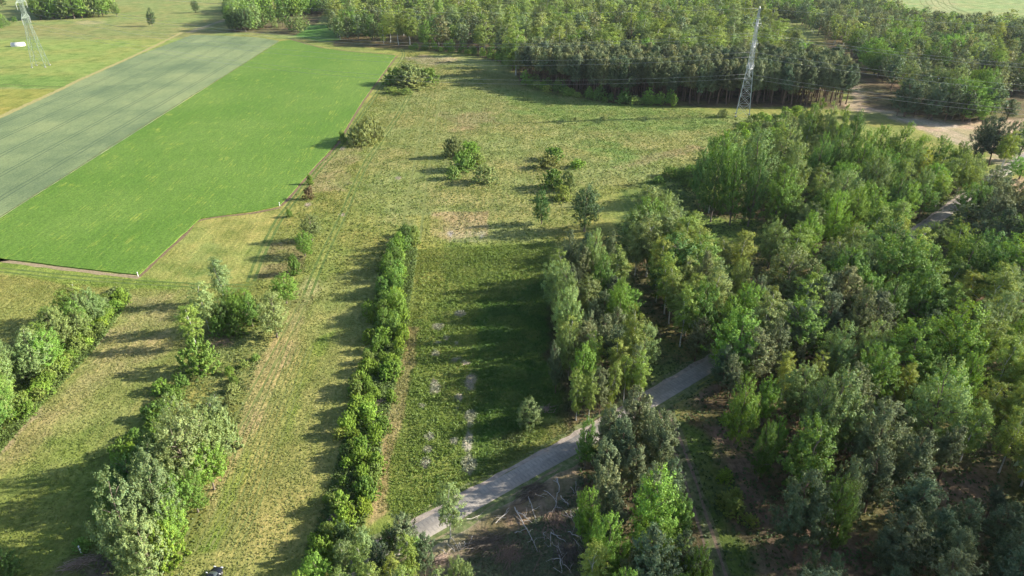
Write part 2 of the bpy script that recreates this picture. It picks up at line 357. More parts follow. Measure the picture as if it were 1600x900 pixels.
# ---- crop fields
def fieldmat(name, ang, kind):
    m, nt, n, o = newmat(name)
    ge = n.new('ShaderNodeNewGeometry')
    mp = n.new('ShaderNodeMapping'); mp.inputs['Rotation'].default_value = (0, 0, -ang)
    nt.links.new(ge.outputs['Position'], mp.inputs[0]); P = mp.outputs[0]         # x' runs along the rows
    st = n.new('ShaderNodeMapping'); st.inputs['Scale'].default_value = (0.12, 1.6, 1); nt.links.new(P, st.inputs[0])
    fs = noise(nt, st.outputs[0], 1.0, 4, 0.6); ff = noise(nt, P, 1.5, 4, 0.7); fl = noise(nt, P, 0.022, 4, 0.6); fm = noise(nt, P, 0.12, 4, 0.6)
    b = n.new('ShaderNodeBsdfPrincipled'); b.inputs['Roughness'].default_value = 0.9; b.inputs['Specular IOR Level'].default_value = 0.15
    if kind == 'green':
        c = ramp(nt, fl, [(0.35, (0.084, 0.166, 0.022)), (0.65, (0.112, 0.192, 0.032))])
        a = math_(nt, 'MULTIPLY', fs, fm)
        yl = ramp(nt, a, [(0.30, (0, 0, 0)), (0.46, (0.6, 0.6, 0.6))])
        c = mixcol(nt, 'MIX', yl, c, (0.26, 0.30, 0.045))
        k = ramp(nt, ff, [(0.3, (0.62, 0.66, 0.6)), (0.7, (1.42, 1.36, 1.4))]); c = mixcol(nt, 'MULTIPLY', 1.0, c, k)
        k = ramp(nt, fs, [(0.3, (0.84, 0.88, 0.84)), (0.7, (1.16, 1.12, 1.16))]); c = mixcol(nt, 'MULTIPLY', 1.0, c, k)
        h = ff
    else:
        c = ramp(nt, fl, [(0.36, (0.120, 0.165, 0.080)), (0.50, (0.168, 0.215, 0.100)), (0.64, (0.215, 0.255, 0.115))])
        k = ramp(nt, ff, [(0.3, (0.72, 0.75, 0.76)), (0.7, (1.25, 1.22, 1.2))]); c = mixcol(nt, 'MULTIPLY', 1.0, c, k)
        k = ramp(nt, fs, [(0.3, (0.82, 0.86, 0.84)), (0.7, (1.15, 1.12, 1.12))]); c = mixcol(nt, 'MULTIPLY', 1.0, c, k)
        sp = n.new('ShaderNodeSeparateXYZ'); nt.links.new(P, sp.inputs[0])
        wob = math_(nt, 'MULTIPLY', math_(nt, 'SUBTRACT', fl, 0.5), 2.2)
        v = math_(nt, 'ADD', sp.outputs[1], wob)
        u = math_(nt, 'MODULO', math_(nt, 'ADD', v, 9000.0 + 7.0), 15.0)
        l1 = math_(nt, 'LESS_THAN', math_(nt, 'ABSOLUTE', math_(nt, 'SUBTRACT', u, 6.0)), 0.26)
        l2 = math_(nt, 'LESS_THAN', math_(nt, 'ABSOLUTE', math_(nt, 'SUBTRACT', u, 8.0)), 0.26)
        ln = math_(nt, 'MULTIPLY', math_(nt, 'MAXIMUM', l1, l2), 0.72)
        c = mixcol(nt, 'MIX', ln, c, (0.055, 0.085, 0.05))
        h = math_(nt, 'SUBTRACT', ff, ln)
    bp = n.new('ShaderNodeBump'); bp.inputs['Strength'].default_value = 0.6; bp.inputs['Distance'].default_value = 0.25
    nt.links.new(h, bp.inputs['Height']); nt.links.new(bp.outputs[0], b.inputs['Normal'])
    nt.links.new(c, b.inputs['Base Color']); nt.links.new(b.outputs[0], o.inputs[0]); return m
def sheet(name, pts, z, mat, smooth_n=0, jitter=0.0, thick=0.0):
    P = np.asarray(pts, float)
    if jitter:
        Q = []
        for i in range(len(P)):
            a, b = P[i], P[(i + 1) % len(P)]; k = max(1, int(np.hypot(*(b - a)) / 2.0)); k = min(k, 300)
            t = np.arange(k)[:, None] / k; q = a + (b - a) * t; nrm = np.array([-(b - a)[1], (b - a)[0]]) / max(np.hypot(*(b - a)), 1e-6)
            q += nrm * ((fbm(q[:, 0], q[:, 1], 3.0, 5)[:, None] - 0.5) * 2 * jitter); Q.append(q)
        P = np.concatenate(Q)
    import bmesh
    bm = bmesh.new(); vs = [bm.verts.new((p[0], p[1], z)) for p in P]; f = bm.faces.new(vs)
    if thick:
        r = bmesh.ops.extrude_face_region(bm, geom=[f]); vv = [v for v in r['geom'] if isinstance(v, bmesh.types.BMVert)]
        bmesh.ops.translate(bm, verts=vv, vec=(0, 0, thick))
    bmesh.ops.recalc_face_normals(bm, faces=bm.faces)
    bmesh.ops.triangulate(bm, faces=[f for f in bm.faces if len(f.verts) > 4])
    me = bpy.data.meshes.new(name); bm.to_mesh(me); bm.free(); me.materials.append(mat)
    if not thick:
        pass
    return link(name, me)
dirv = np.array(G(437, 64)) - np.array(G(0, 340)); ANG = math.atan2(dirv[1], dirv[0])
def extend(a, b, t):
    a, b = np.array(a), np.array(b); return a + (b - a) * t
crop = [G(300, 55), G(350, 56), G(400, 58.5), G(437, 64), extend(G(437, 64), G(0, 341), 1.7), extend(G(290, 55), G(0, 187), 1.6), G(0, 186), G(95, 142), G(125, 127), G(215, 87)]
tag(sheet('grey_green_crop_field', crop, 0.004, fieldmat('rye_crop', ANG, 'grey'), jitter=0.5, thick=0.16), kind='structure')
green = [G(438, 64.5), G(455, 63), G(500, 75), G(540, 80.5), G(618, 86.5), G(600, 112), G(565, 160), G(525, 225), G(490, 262), G(458, 300), G(437, 322), G(400, 330), G(313, 342),
         G(217, 430), G(185, 427), G(100, 417), G(0, 404), extend(G(217, 430), G(0, 404), 1.9), extend(G(437, 64), G(0, 341), 1.69)]
tag(sheet('bright_green_crop_field', green, 0.008, fieldmat('young_green_crop', ANG, 'green'), jitter=0.35, thick=0.25), kind='structure')

def ribbon(name, pts, width, z, mat, px=True, wob=0.3, step=1.5, kind='structure'):
    P = GP(pts) if px else np.asarray(pts, float)
    # Catmull-Rom resample
    Q = []
    E = np.vstack([2 * P[0] - P[1], P, 2 * P[-1] - P[-2]])
    for i in range(1, len(E) - 2):
        p0, p1, p2, p3 = E[i - 1:i + 3]; k = max(2, int(np.hypot(*(p2 - p1)) / step)); t = (np.arange(k) / k)[:, None]
        Q.append(0.5 * ((2 * p1) + (-p0 + p2) * t + (2 * p0 - 5 * p1 + 4 * p2 - p3) * t ** 2 + (-p0 + 3 * p1 - 3 * p2 + p3) * t ** 3))
    Q.append(P[-1:]); Q = np.concatenate(Q)
    T = np.gradient(Q, axis=0); T /= np.maximum(np.hypot(T[:, 0], T[:, 1])[:, None], 1e-9); Nn = np.stack([-T[:, 1], T[:, 0]], 1)
    a = 0.5 * width + wob * (fbm(Q[:, 0], Q[:, 1], 2.5, 77) - 0.5) * 2; b = 0.5 * width + wob * (fbm(Q[:, 0] + 90, Q[:, 1], 2.5, 78) - 0.5) * 2
    L = Q + Nn * np.maximum(a, 0.02)[:, None]; Rr = Q - Nn * np.maximum(b, 0.02)[:, None]
    n = len(Q); V = np.zeros((2 * n, 3)); V[0::2, :2] = L; V[1::2, :2] = Rr; V[:, 2] = z
    i = np.arange(n - 1) * 2; F = np.stack([i, i + 1, i + 3, i + 2], 1)
    o = link(name, mesh(name, V, F, [mat])); tag(o, kind=kind); return Q, Nn

def speckmat(name, c, var=0.3, scale=1.5, c2=None):
    m, nt, n, o = newmat(name); ge = n.new('ShaderNodeNewGeometry')
    f = noise(nt, ge.outputs['Position'], scale, 5, 0.7)
    col = ramp(nt, f, [(0.3, tuple(v * (1 - var) for v in c)), (0.5, c), (0.7, c2 or tuple(v * (1 + var) for v in c))])
    b = n.new('ShaderNodeBsdfPrincipled'); b.inputs['Roughness'].default_value = 0.95; b.inputs['Specular IOR Level'].default_value = 0.1
    bp = n.new('ShaderNodeBump'); bp.inputs['Strength'].default_value = 0.7; bp.inputs['Distance'].default_value = 0.15
    nt.links.new(f, bp.inputs['Height']); nt.links.new(bp.outputs[0], b.inputs['Normal'])
    nt.links.new(col, b.inputs['Base Color']); nt.links.new(b.outputs[0], o.inputs[0]); return m
M_VERGE = speckmat('dry_verge', (0.27, 0.215, 0.13), 0.35, 1.2)
M_VERGE2 = speckmat('yellow_verge', (0.30, 0.27, 0.11), 0.3, 0.8)
M_BANK = speckmat('bank_soil', (0.17, 0.12, 0.075), 0.5, 1.2)
M_PRESS = speckmat('pressed_grass', (0.100, 0.145, 0.036), 0.45, 0.5, (0.19, 0.20, 0.065))
M_PRESS2 = speckmat('mown_lines', (0.155, 0.18, 0.055), 0.4, 0.5, (0.21, 0.21, 0.075))
# verges round the fields
ribbon('field_verge', [(285, 50), (270, 58), (212, 86), (122, 126), (92, 141), (0, 183), (-150, 256)], 3.2, 0.02, M_VERGE2, wob=1.2)
ribbon('field_verge', [(455, 61.5), (500, 74), (540, 79.5), (619, 86)], 1.6, 0.02, M_BANK, wob=0.6)
ribbon('field_verge', [(621, 87), (602, 112), (567, 160), (527, 225), (492, 262), (460, 300), (439, 322)], 1.1, 0.02, M_BANK, wob=0.5)
ribbon('field_verge', [(439, 324), (400, 332), (314, 344), (290, 366), (254, 398), (218, 432)], 1.2, 0.02, M_BANK, wob=0.5)
ribbon('field_verge', [(218, 434), (185, 430), (100, 420), (0, 407), (-150, 385)], 1.6, 0.02, M_VERGE, wob=0.5)
ribbon('field_verge', [(437, 64), (362, 112), (300, 150), (180, 225), (100, 277), (0, 340), (-100, 403)], 0.5, 0.27, speckmat('field_joint', (0.13, 0.145, 0.06), .4, 1.0), wob=0.5)
# wheel tracks in the grass: pairs
TRACKS = []
def pair(name, pts, gap, width, mat, z=0.012, wob=0.12):
    P = GP(pts); TRACKS.append((P, gap, width)); T = np.gradient(P, axis=0); T /= np.hypot(T[:, 0], T[:, 1])[:, None]; Nn = np.stack([-T[:, 1], T[:, 0]], 1)
    for s in (-1, 1): ribbon(name, P + Nn * gap * 0.5 * s, width, z, mat, px=False, wob=wob)
pair('wheel_track', [(392, 440), (405, 405), (432, 350), (455, 318), (500, 262), (530, 228), (575, 165), (612, 115), (630, 88), (628, 76)], 1.8, 0.85, M_PRESS)
pair('wheel_track', [(480, 460), (505, 400), (535, 338), (556, 288), (575, 250), (594, 222), (625, 175), (650, 130)], 1.9, 0.7, M_PRESS)
pair('wheel_track', [(-60, 415), (100, 432), (200, 440), (310, 446), (392, 448)], 1.9, 0.8, M_PRESS)
pair('wheel_track', [(250, 905), (300, 800), (350, 700), (400, 610), (450, 520), (480, 460)], 2.0, 0.45, M_PRESS2)
pair('wheel_track', [(640, 380), (652, 300), (665, 220), (680, 150)], 6.0, 0.8, M_PRESS2)
for k in range(7):
    o_ = k * 11
    ribbon('mowing_line', [(305 + o_, 860), (340 + o_, 790), (372 + o_ * .95, 700), (410 + o_ * .85, 610), (440 + o_ * .75, 540)], 0.30, 0.010, M_PRESS2, wob=0.2)
for k in range(6):
    ribbon('furrow', [(1436 + k * 9, -4), (1440 + k * 9, 6), (1452 + k * 9, 14 + k * .4), (1475 + k * 7, 20)], 1.0, 0.02, M_PRESS2, wob=0.6)
ribbon('furrow', [(1455, -2), (1490, 12), (1530, 26)], 1.6, 0.03, M_PRESS, wob=0.8)
ribbon('ditch', [(-200, 127), (-20, 131), (50, 134), (97, 136)], 1.6, 0.02, M_PRESS, wob=0.7)

# ---- concrete slab road
def roadmat():
    m, nt, n, o = newmat('concrete_slabs'); uv = n.new('ShaderNodeAttribute'); uv.attribute_name = 'col'
    ge = n.new('ShaderNodeNewGeometry'); P = ge.outputs['Position']
    sp = n.new('ShaderNodeSeparateXYZ'); nt.links.new(uv.outputs['Color'], sp.inputs[0])
    u, v = sp.outputs[0], sp.outputs[1]        # u: metres along, v: metres across (0 = middle)
    fm = math_(nt, 'FRACT', math_(nt, 'DIVIDE', u, 0.75)); joint = math_(nt, 'LESS_THAN', math_(nt, 'ABSOLUTE', math_(nt, 'SUBTRACT', fm, 0.5)), 0.13)
    av = math_(nt, 'ABSOLUTE', v)
    wh = math_(nt, 'LESS_THAN', math_(nt, 'ABSOLUTE', math_(nt, 'SUBTRACT', av, 0.85)), 0.50)
    holes = math_(nt, 'MULTIPLY', joint, wh)
    f = noise(nt, P, 0.9, 5, 0.7); f2 = noise(nt, P, 0.15, 3)
    c = ramp(nt, f, [(0.3, (0.225, 0.205, 0.180)), (0.5, (0.275, 0.250, 0.218)), (0.72, (0.34, 0.31, 0.268))])
    c = mixcol(nt, 'MIX', math_(nt, 'MULTIPLY', holes, 0.35), c, (0.12, 0.11, 0.11))
    mid = math_(nt, 'LESS_THAN', av, 0.30)
    c = mixcol(nt, 'MIX', math_(nt, 'MULTIPLY', mid, 0.35), c, (0.17, 0.155, 0.14))
    k = ramp(nt, f2, [(0.35, (0.88, 0.88, 0.88)), (0.65, (1.12, 1.1, 1.08))]); c = mixcol(nt, 'MULTIPLY', 1.0, c, k)
    b = n.new('ShaderNodeBsdfPrincipled'); b.inputs['Roughness'].default_value = 0.9
    nt.links.new(c, b.inputs['Base Color']); nt.links.new(b.outputs[0], o.inputs[0]); return m
ROADC = np.array([extend(G(660, 829), G(1062, 596), -0.22), G(660, 829), G(798, 750.5), G(905, 692.5), G(1025, 621.5), G(1110, 571), G(1250, 480), G(1415, 378), G(1470, 338), G(1550, 281), G(1600, 248), G(1680, 195)])
def road():
    P = ROADC; Q = []
    for a, b in zip(P[:-1], P[1:]):
        k = max(1, int(np.hypot(*(b - a)) / 2)); Q.append(a + (b - a) * (np.arange(k) / k)[:, None])
    Q = np.vstack(Q + [P[-1:]]); T = np.gradient(Q, axis=0)
    for _ in range(6): T[1:-1] = (T[:-2] + T[1:-1] + T[2:]) / 3
    T /= np.hypot(T[:, 0], T[:, 1])[:, None]; Nn = np.stack([-T[:, 1], T[:, 0]], 1)
    s = np.concatenate([[0], np.cumsum(np.hypot(*np.diff(Q, axis=0).T))])
    offs = [-1.85, -1.75, 0, 1.75, 1.85]; zs = [0.0, 0.10, 0.12, 0.10, 0.0]; n = len(Q)
    V = np.zeros((n, 5, 3)); C = np.zeros((n, 5, 3))
    for j, (o_, z) in enumerate(zip(offs, zs)):
        wv = o_ + (0.12 * (fbm(Q[:, 0], Q[:, 1], 2, 5 + j) - 0.5) if abs(o_) > 1 else 0)
        V[:, j, :2] = Q + Nn * (wv[:, None] if np.ndim(wv) else wv); V[:, j, 2] = z; C[:, j, 0] = s; C[:, j, 1] = o_
    i = (np.arange(n - 1)[:, None] * 5 + np.arange(4)[None]).ravel(); F = np.stack([i, i + 1, i + 6, i + 5], 1)
    tag(link('concrete_road', mesh('concrete_road', V.reshape(-1, 3), F, [roadmat()], col=C.reshape(-1, 3))), kind='structure')
    M1 = speckmat('road_shoulder_sand', (0.30, 0.255, 0.215), 0.35, 0.9); M2 = speckmat('road_shoulder_grass', (0.13, 0.16, 0.06), 0.5, 0.9, (0.25, 0.22, 0.13))
    for s_, mt in ((1, M1), (-1, M2)):
        ribbon('road_shoulder', Q[::3] + Nn[::3] * 2.25 * s_, 1.0, 0.012, mt, px=False, wob=0.55)
        ribbon('road_shoulder', Q[::3] + Nn[::3] * 3.4 * s_, 1.0, 0.008, M2, px=False, wob=0.7)
road()
# rutted forest track
M_RUT = speckmat('rut_soil', (0.165, 0.125, 0.09), 0.4, 1.2)
pair('forest_track', [(1036, 640), (1056, 690), (1078, 750), (1100, 820), (1122, 890), (1150, 980)], 1.8, 0.5, M_RUT, wob=0.25)
ribbon('forest_track', [(1040, 632), (1060, 690), (1082, 750), (1104, 820), (1126, 890), (1154, 980)], 2.6, 0.006, speckmat('track_middle', (0.11, 0.12, 0.055), 0.5, 1.0), wob=0.7)

# ------------------------------------------------------------------ vegetation prototypes
def kites(P, Nrm, size, asp, rng, updir=None):
    """one bent leaf-spray per point, facing Nrm"""
    n = len(P); r = rng.normal(size=(n, 3))
    if updir is not None: r = updir
    Nrm = Nrm / np.linalg.norm(Nrm, axis=1)[:, None]
    t = r - (r * Nrm).sum(1)[:, None] * Nrm; t /= np.maximum(np.linalg.norm(t, axis=1), 1e-6)[:, None]
    b = np.cross(Nrm, t); s = size if np.ndim(size) else np.full(n, size); s = s[:, None]
    V = np.stack([P - t * s * .5, P + b * s * asp * .5 - Nrm * s * .08, P + t * s * .5, P - b * s * asp * .5 - Nrm * s * .08], 1)
    V += rng.normal(size=V.shape) * s[:, None] * 0.06
    return V.reshape(-1, 3), np.arange(4 * n).reshape(-1, 4)
def sph(n, rng):
    v = rng.normal(size=(n, 3)); return v / np.linalg.norm(v, axis=1)[:, None]
HREF = {'birch': 14, 'broad': 14, 'pine': 14, 'bush': 3.5, 'pinehi': 14}
ASPECT = {'bush': 1.5, 'broad': .72, 'birch': .46, 'pine': .50, 'pinehi': .40}
def crown_points(kind, rng, dens=1.0):
    """clump centres, radii and outward directions; a crown is several uneven leaders"""
    Ht = HREF[kind]; R0 = Ht * ASPECT[kind] * .5; subs = []
    if kind == 'birch':
        b = rng.uniform(2.2, 4.5); subs = [(0, 0, b, Ht, R0 * .80)]
        for k in range(rng.integers(1, 4)):
            a = rng.uniform(0, 6.28); subs.append((math.cos(a) * R0 * .45, math.sin(a) * R0 * .45, b + rng.uniform(-.5, 1), Ht * rng.uniform(.66, .9), R0 * rng.uniform(.45, .62)))
        n = 150; cr = (.42, .75); p0, p1 = .55, .50
    elif kind == 'broad':
        b = rng.uniform(.8, 2.2); subs = [(0, 0, b + .5, Ht, R0 * .66)]
        for k in range(rng.integers(5, 8)):
            a = k * 6.28 / 6 + rng.normal() * .4; q = rng.uniform(.40, .60); subs.append((math.cos(a) * R0 * q, math.sin(a) * R0 * q, b + rng.uniform(-.4, 2.0), Ht * rng.uniform(.60, .93), R0 * rng.uniform(.36, .52)))
        n = 330; cr = (.40, .78); p0, p1 = .42, .50
    elif kind in ('pine', 'pinehi'):
        b = rng.uniform(1.8, 4.2) if kind == 'pine' else rng.uniform(4.5, 6.8); subs = [(0, 0, b, Ht, R0 * .86)]
        for k in range(rng.integers(2, 5)):
            a = rng.uniform(0, 6.28); subs.append((math.cos(a) * R0 * .42, math.sin(a) * R0 * .42, b + rng.uniform(-.3, 2.5), Ht * rng.uniform(.62, .88), R0 * rng.uniform(.42, .60)))
        n = 230; cr = (.38, .66); p0, p1 = .34, .62
    else:
        for k in range(rng.integers(6, 9)):
            a = k * 6.28 / 7 + rng.normal() * .4; q = rng.uniform(.1, .6); subs.append((math.cos(a) * R0 * q, math.sin(a) * R0 * q, -.8, Ht * rng.uniform(.80, 1.0) * (1 - .6 * q * q), R0 * rng.uniform(.46, .60)))
        n = 240; cr = (.16, .28); p0, p1 = .06, .42
    subs = [(q[0], q[1], min(q[2], q[3] - 2.5) if kind != 'bush' else q[2], q[3], q[4]) for q in subs]
    n = int(n * dens); wt = np.array([q[4] * (q[3] - q[2]) for q in subs]); wt /= wt.sum(); C, Rr, O = [], [], []
    peak = (p0 / (p0 + p1)) ** p0 * (p1 / (p0 + p1)) ** p1; ph = rng.uniform(0, 6.28, 3)
    for i in range(n):
        q = subs[rng.choice(len(subs), p=wt)]; t = rng.random() ** (.9 if kind != 'bush' else .75); a = rng.uniform(0, 6.28)
        prof = (max(t, .02) ** p0) * ((1 - t + .02) ** p1) / peak; prof *= 1 + .16 * math.sin(3 * a + ph[0] + t * 4) + .10 * math.sin(5 * a + ph[1] - t * 7)
        r = q[4] * prof * (rng.uniform(.62, 1.10) if rng.random() < .8 else rng.uniform(.1, .7))
        C.append((q[0] + r * math.cos(a), q[1] + r * math.sin(a), q[2] + (q[3] - q[2]) * t)); Rr.append(rng.uniform(*cr))
        o = np.array([math.cos(a), math.sin(a), .25 + 1.5 * (t - .35)]); O.append(o / np.linalg.norm(o))
    return np.array(C), np.array(Rr), np.array(O)
def crown_mesh(kind, seed, per=60, size=0.42, dens=1.0, raw=False, rscale=1.0):
    rng = np.random.default_rng(seed); C, Rr, O = crown_points(kind, rng, dens); Rr = Rr * rscale
    ztop = np.percentile(C[:, 2] + Rr * .6, 99.5); rad_ = np.hypot(C[:, 0] - C[:, 0].mean(), C[:, 1] - C[:, 1].mean()) + Rr * .7
    fz = HREF[kind] / ztop; fx = HREF[kind] * ASPECT[kind] * .5 / np.percentile(rad_, 96); C = C * np.array([fx, fx, fz])
    k = np.repeat(np.arange(len(C)), per); n = len(k); d = sph(n, rng); rad = Rr[k][:, None]; out = O[k]
    up = {'birch': -.55, 'broad': .35, 'pine': .55, 'bush': .1, 'pinehi': .4}[kind]; spray = out + np.array([0, 0, up]); spray /= np.linalg.norm(spray, axis=1)[:, None]
    u = rng.uniform(-1, 1.25, (n, 1))
    off = d * rad * (rng.random((n, 1)) ** .5) * (1.0 - .35 * np.abs(u)) + spray * rad * u * .95        # sprays pointing outwards
    kd, ko, kn = {'birch': (.50, .80, .36), 'broad': (.50, .80, .34), 'pine': (.48, .70, .44), 'pinehi': (.48, .70, .44), 'bush': (.45, .8, .38)}[kind]
    Nn = d * kd + out * ko + np.array([0, 0, .16]) + rng.normal(size=(n, 3)) * kn; sz = size * rng.uniform(.6, 1.3, n)
    if kind.startswith('pine'): V, F = kites(C[k] + off, Nn, sz * 1.3, .32, rng, updir=spray + rng.normal(size=(n, 3)) * .45)
    else: V, F = kites(C[k] + off, Nn, sz, .62, rng, updir=spray + rng.normal(size=(n, 3)) * .8)
    cl = (0.84 + 0.32 * rng.random(len(C)))[k]; lv = cl * rng.uniform(.75, 1.25, n); hue = rng.normal(size=n) * .07
    c = np.stack([lv * (1 + hue), lv, lv * (1 - hue)], 1); c = np.repeat(c, 4, 0)
    V[:, 2] = np.maximum(V[:, 2], 0.03)
    return V, F, c, C

def tube(pts, rads, seg=6):
    """tapered tube through points"""
    P = np.asarray(pts, float); n = len(P); T = np.gradient(P, axis=0); V = []
    for i in range(n):
        t = T[i] / max(np.linalg.norm(T[i]), 1e-6); a = np.cross(t, [0.31, 0.77, 0.2]); a /= max(np.linalg.norm(a), 1e-6); b = np.cross(t, a)
        for j in range(seg):
            an = 2 * math.pi * j / seg; V.append(P[i] + (a * math.cos(an) + b * math.sin(an)) * rads[i])
    F = []
    for i in range(n - 1):
        for j in range(seg):
            q = i * seg; F.append((q + j, q + (j + 1) % seg, q + seg + (j + 1) % seg, q + seg + j))
    V += [P[-1]]; 
    for j in range(0, seg, 1): F.append(((n - 1) * seg + j, (n - 1) * seg + (j + 1) % seg, len(V) - 1, len(V) - 1))
    return np.array(V), F
def joinT(parts):
    Vs, Fs, o = [], [], 0
    for V, F in parts:
        Vs.append(V); Fs += [tuple(i + o for i in f) for f in F]; o += len(V)
    return np.vstack(Vs), Fs
def pymesh(name, V, F, mats, smooth=True):
    me = bpy.data.meshes.new(name); F = [tuple(dict.fromkeys(f)) for f in F]
    me.from_pydata([tuple(v) for v in V], [], F); [me.materials.append(m) for m in mats]
    if smooth: me.polygons.foreach_set('use_smooth', np.ones(len(me.polygons), bool))
    me.update(); return me
def trunk_mesh(kind, seed, C, Ht):
    rng = np.random.default_rng(seed + 999); r0 = {'birch': .16, 'broad': .28, 'pine': .22, 'bush': .06, 'pinehi': .22}[kind]
    n = 7; bend = rng.normal(size=2) * .25; top = Ht * (.93 if kind != 'bush' else .7); parts = []
    path = [np.array([bend[0] * (i / n) ** 2 * 2 + rng.normal() * .05 * i, bend[1] * (i / n) ** 2 * 2 + rng.normal() * .05 * i, top * i / n - .1 * (i == 0)]) for i in range(n + 1)]
    path[0][:2] = 0
    if kind == 'bush':
        for k in range(5):
            c = C[rng.integers(len(C))]; parts.append(tube([(0.1 * k - .2, .1 * rng.normal(), -.05), c * .5 + [0, 0, .1], c], [r0, r0 * .7, .015], 5))
        return joinT(parts)
    parts.append(tube(path, [r0 * (1 - i / (n + .6)) ** .8 * (1.25 if i == 0 else 1) for i in range(n + 1)], 7))
    nb = {'birch': 14, 'broad': 20, 'pine': 26, 'pinehi': 20}[kind]
    for k in range(nb):
        c = C[int(k * len(C) / nb)]; rise = {'birch': .55, 'broad': .45, 'pine': .12, 'pinehi': .12}[kind]
        hr = math.hypot(c[0], c[1]); z0 = max(1.5, c[2] - hr * rise - .5); i = min(n - 1, int(z0 / top * n)); f = z0 / top * n - i
        s = path[i] * (1 - f) + path[i + 1] * f; mid = s * .45 + c * .55 + np.array([0, 0, .25])
        rr = r0 * (.42 if kind == 'broad' else .30) * (1 - z0 / Ht * .5)
        parts.append(tube([s, mid, c], [rr, rr * .6, .02], 5))
    return joinT(parts)

PROTO = {}
SPEC = {'birch': (7, 62, .26), 'broad': (8, 44, .30), 'pine': (7, 52, .30), 'bush': (6, 70, .17)}
TRM = {'birch': M_BIRCH, 'broad': M_BARK, 'pine': M_PINEBARK, 'bush': M_BARK}
FARP = {}
SPEC['pinehi'] = (5, 48, .30); TRM['pinehi'] = M_PINEBARK
for kd, (nv, per, size) in SPEC.items():
    PROTO[kd] = []; FARP[kd] = []
    for i in range(nv):
        sd_ = {'birch': 100, 'broad': 200, 'pine': 300, 'bush': 400, 'pinehi': 500}[kd] + i
        V, F, c, C = crown_mesh(kd, sd_, per, size)
        cm = mesh(kd + '_crown', V, F, [M_NEEDLE if kd.startswith('pine') else M_LEAF], col=c)
        tv, tf = trunk_mesh(kd, sd_, C, HREF[kd])
        PROTO[kd].append((cm, pymesh(kd + '_trunk', tv, tf, [TRM[kd]])))
        fs, fp, fd = {'birch': (.80, 5, .85), 'broad': (.95, 5, .55), 'pine': (.80, 5, .65), 'pinehi': (.80, 5, .65), 'bush': (.5, 5, .9)}[kd]
        FARP[kd].append(crown_mesh(kd, sd_ + 50, fp, fs, dens=fd, rscale=1.15))

TREES = []        # dicts: x, y, h, kind, col, wide, stand, named label
PALETTE = {
    'birch': [((0.178, 0.240, 0.062), 'yellow-green'), ((0.165, 0.240, 0.052), 'fresh green'), ((0.168, 0.222, 0.085), 'pale olive'), ((0.215, 0.258, 0.062), 'golden-green')],
    'broad': [((0.115, 0.205, 0.042), 'mid-green'), ((0.145, 0.255, 0.045), 'bright green'), ((0.160, 0.230, 0.085), 'grey-green'), ((0.082, 0.152, 0.040), 'dark green')],
    'pine': [((0.115, 0.155, 0.070), 'dark bluish'), ((0.155, 0.185, 0.080), 'grey-green'), ((0.190, 0.208, 0.090), 'pale olive'), ((0.105, 0.132, 0.064), 'dusky')],
    'bush': [((0.165, 0.260, 0.042), 'fresh green'), ((0.115, 0.195, 0.040), 'deep green'), ((0.180, 0.225, 0.088), 'grey-green'), ((0.165, 0.225, 0.060), 'yellow-green')],
}
EXTRA = {'silver': ((0.150, 0.198, 0.080), 'silvery green'), 'brown': ((0.14, 0.115, 0.07), 'brownish'), 'lime': ((0.150, 0.265, 0.045), 'vivid green'), 'dark': ((0.075, 0.120, 0.048), 'dark green'), 'mid': ((0.115, 0.185, 0.055), 'mid-green')}
def add(x, y, h, kind, ci=None, wide=1.0, stand='', label=None):
    if ci is None: col, cn = PALETTE[kind][int(R.choice(4, p=[.30, .30, .34, .06]))]
    elif isinstance(ci, str): col, cn = EXTRA[ci]
    else: col, cn = PALETTE[kind][ci]
    f = np.clip(R.normal(1.30, .18), .85, 1.65) * {'bush': 1.12, 'pine': .78, 'broad': .98, 'birch': 1.0}[kind]; hh = {'bush': .04, 'pine': -.05, 'broad': .03, 'birch': .03}[kind] + R.normal() * .05
    TREES.append(dict(x=x, y=y, h=h, kind=kind, col=(col[0] * f * (1 + hh), col[1] * f, col[2] * f * (1.0 if kind == 'pine' else .90) * (1 - hh)), cn=cn, wide=wide, stand=stand, label=label))
def at(px, py, h, kind, ci=None, wide=1.0, stand='', label=None):
    x, y = G(px, py); add(x, y, h, kind, ci, wide, stand, label)
def hsolve(px, py, ytop):
    x, y = G(px, py); lo, hi = .2, 90
    for _ in range(30):
        m = (lo + hi) / 2
        if project(x, y, m)[1] > ytop: lo = m
        else: hi = m
    return lo
def atp(px, base, top, wpx, kind, ci=None, stand='', label=None):
    """tree surveyed by its base, top and width in the photo"""
    h = hsolve(px, base, top); x, y = G(px, base); d = project(x, y, h * .5)[2]
    at(px, base, h, kind, ci, max(.45, min(2.2, wpx * d / FPX / (h * ASPECT[kind]))), stand, label); TREES[-1]['sv'] = True
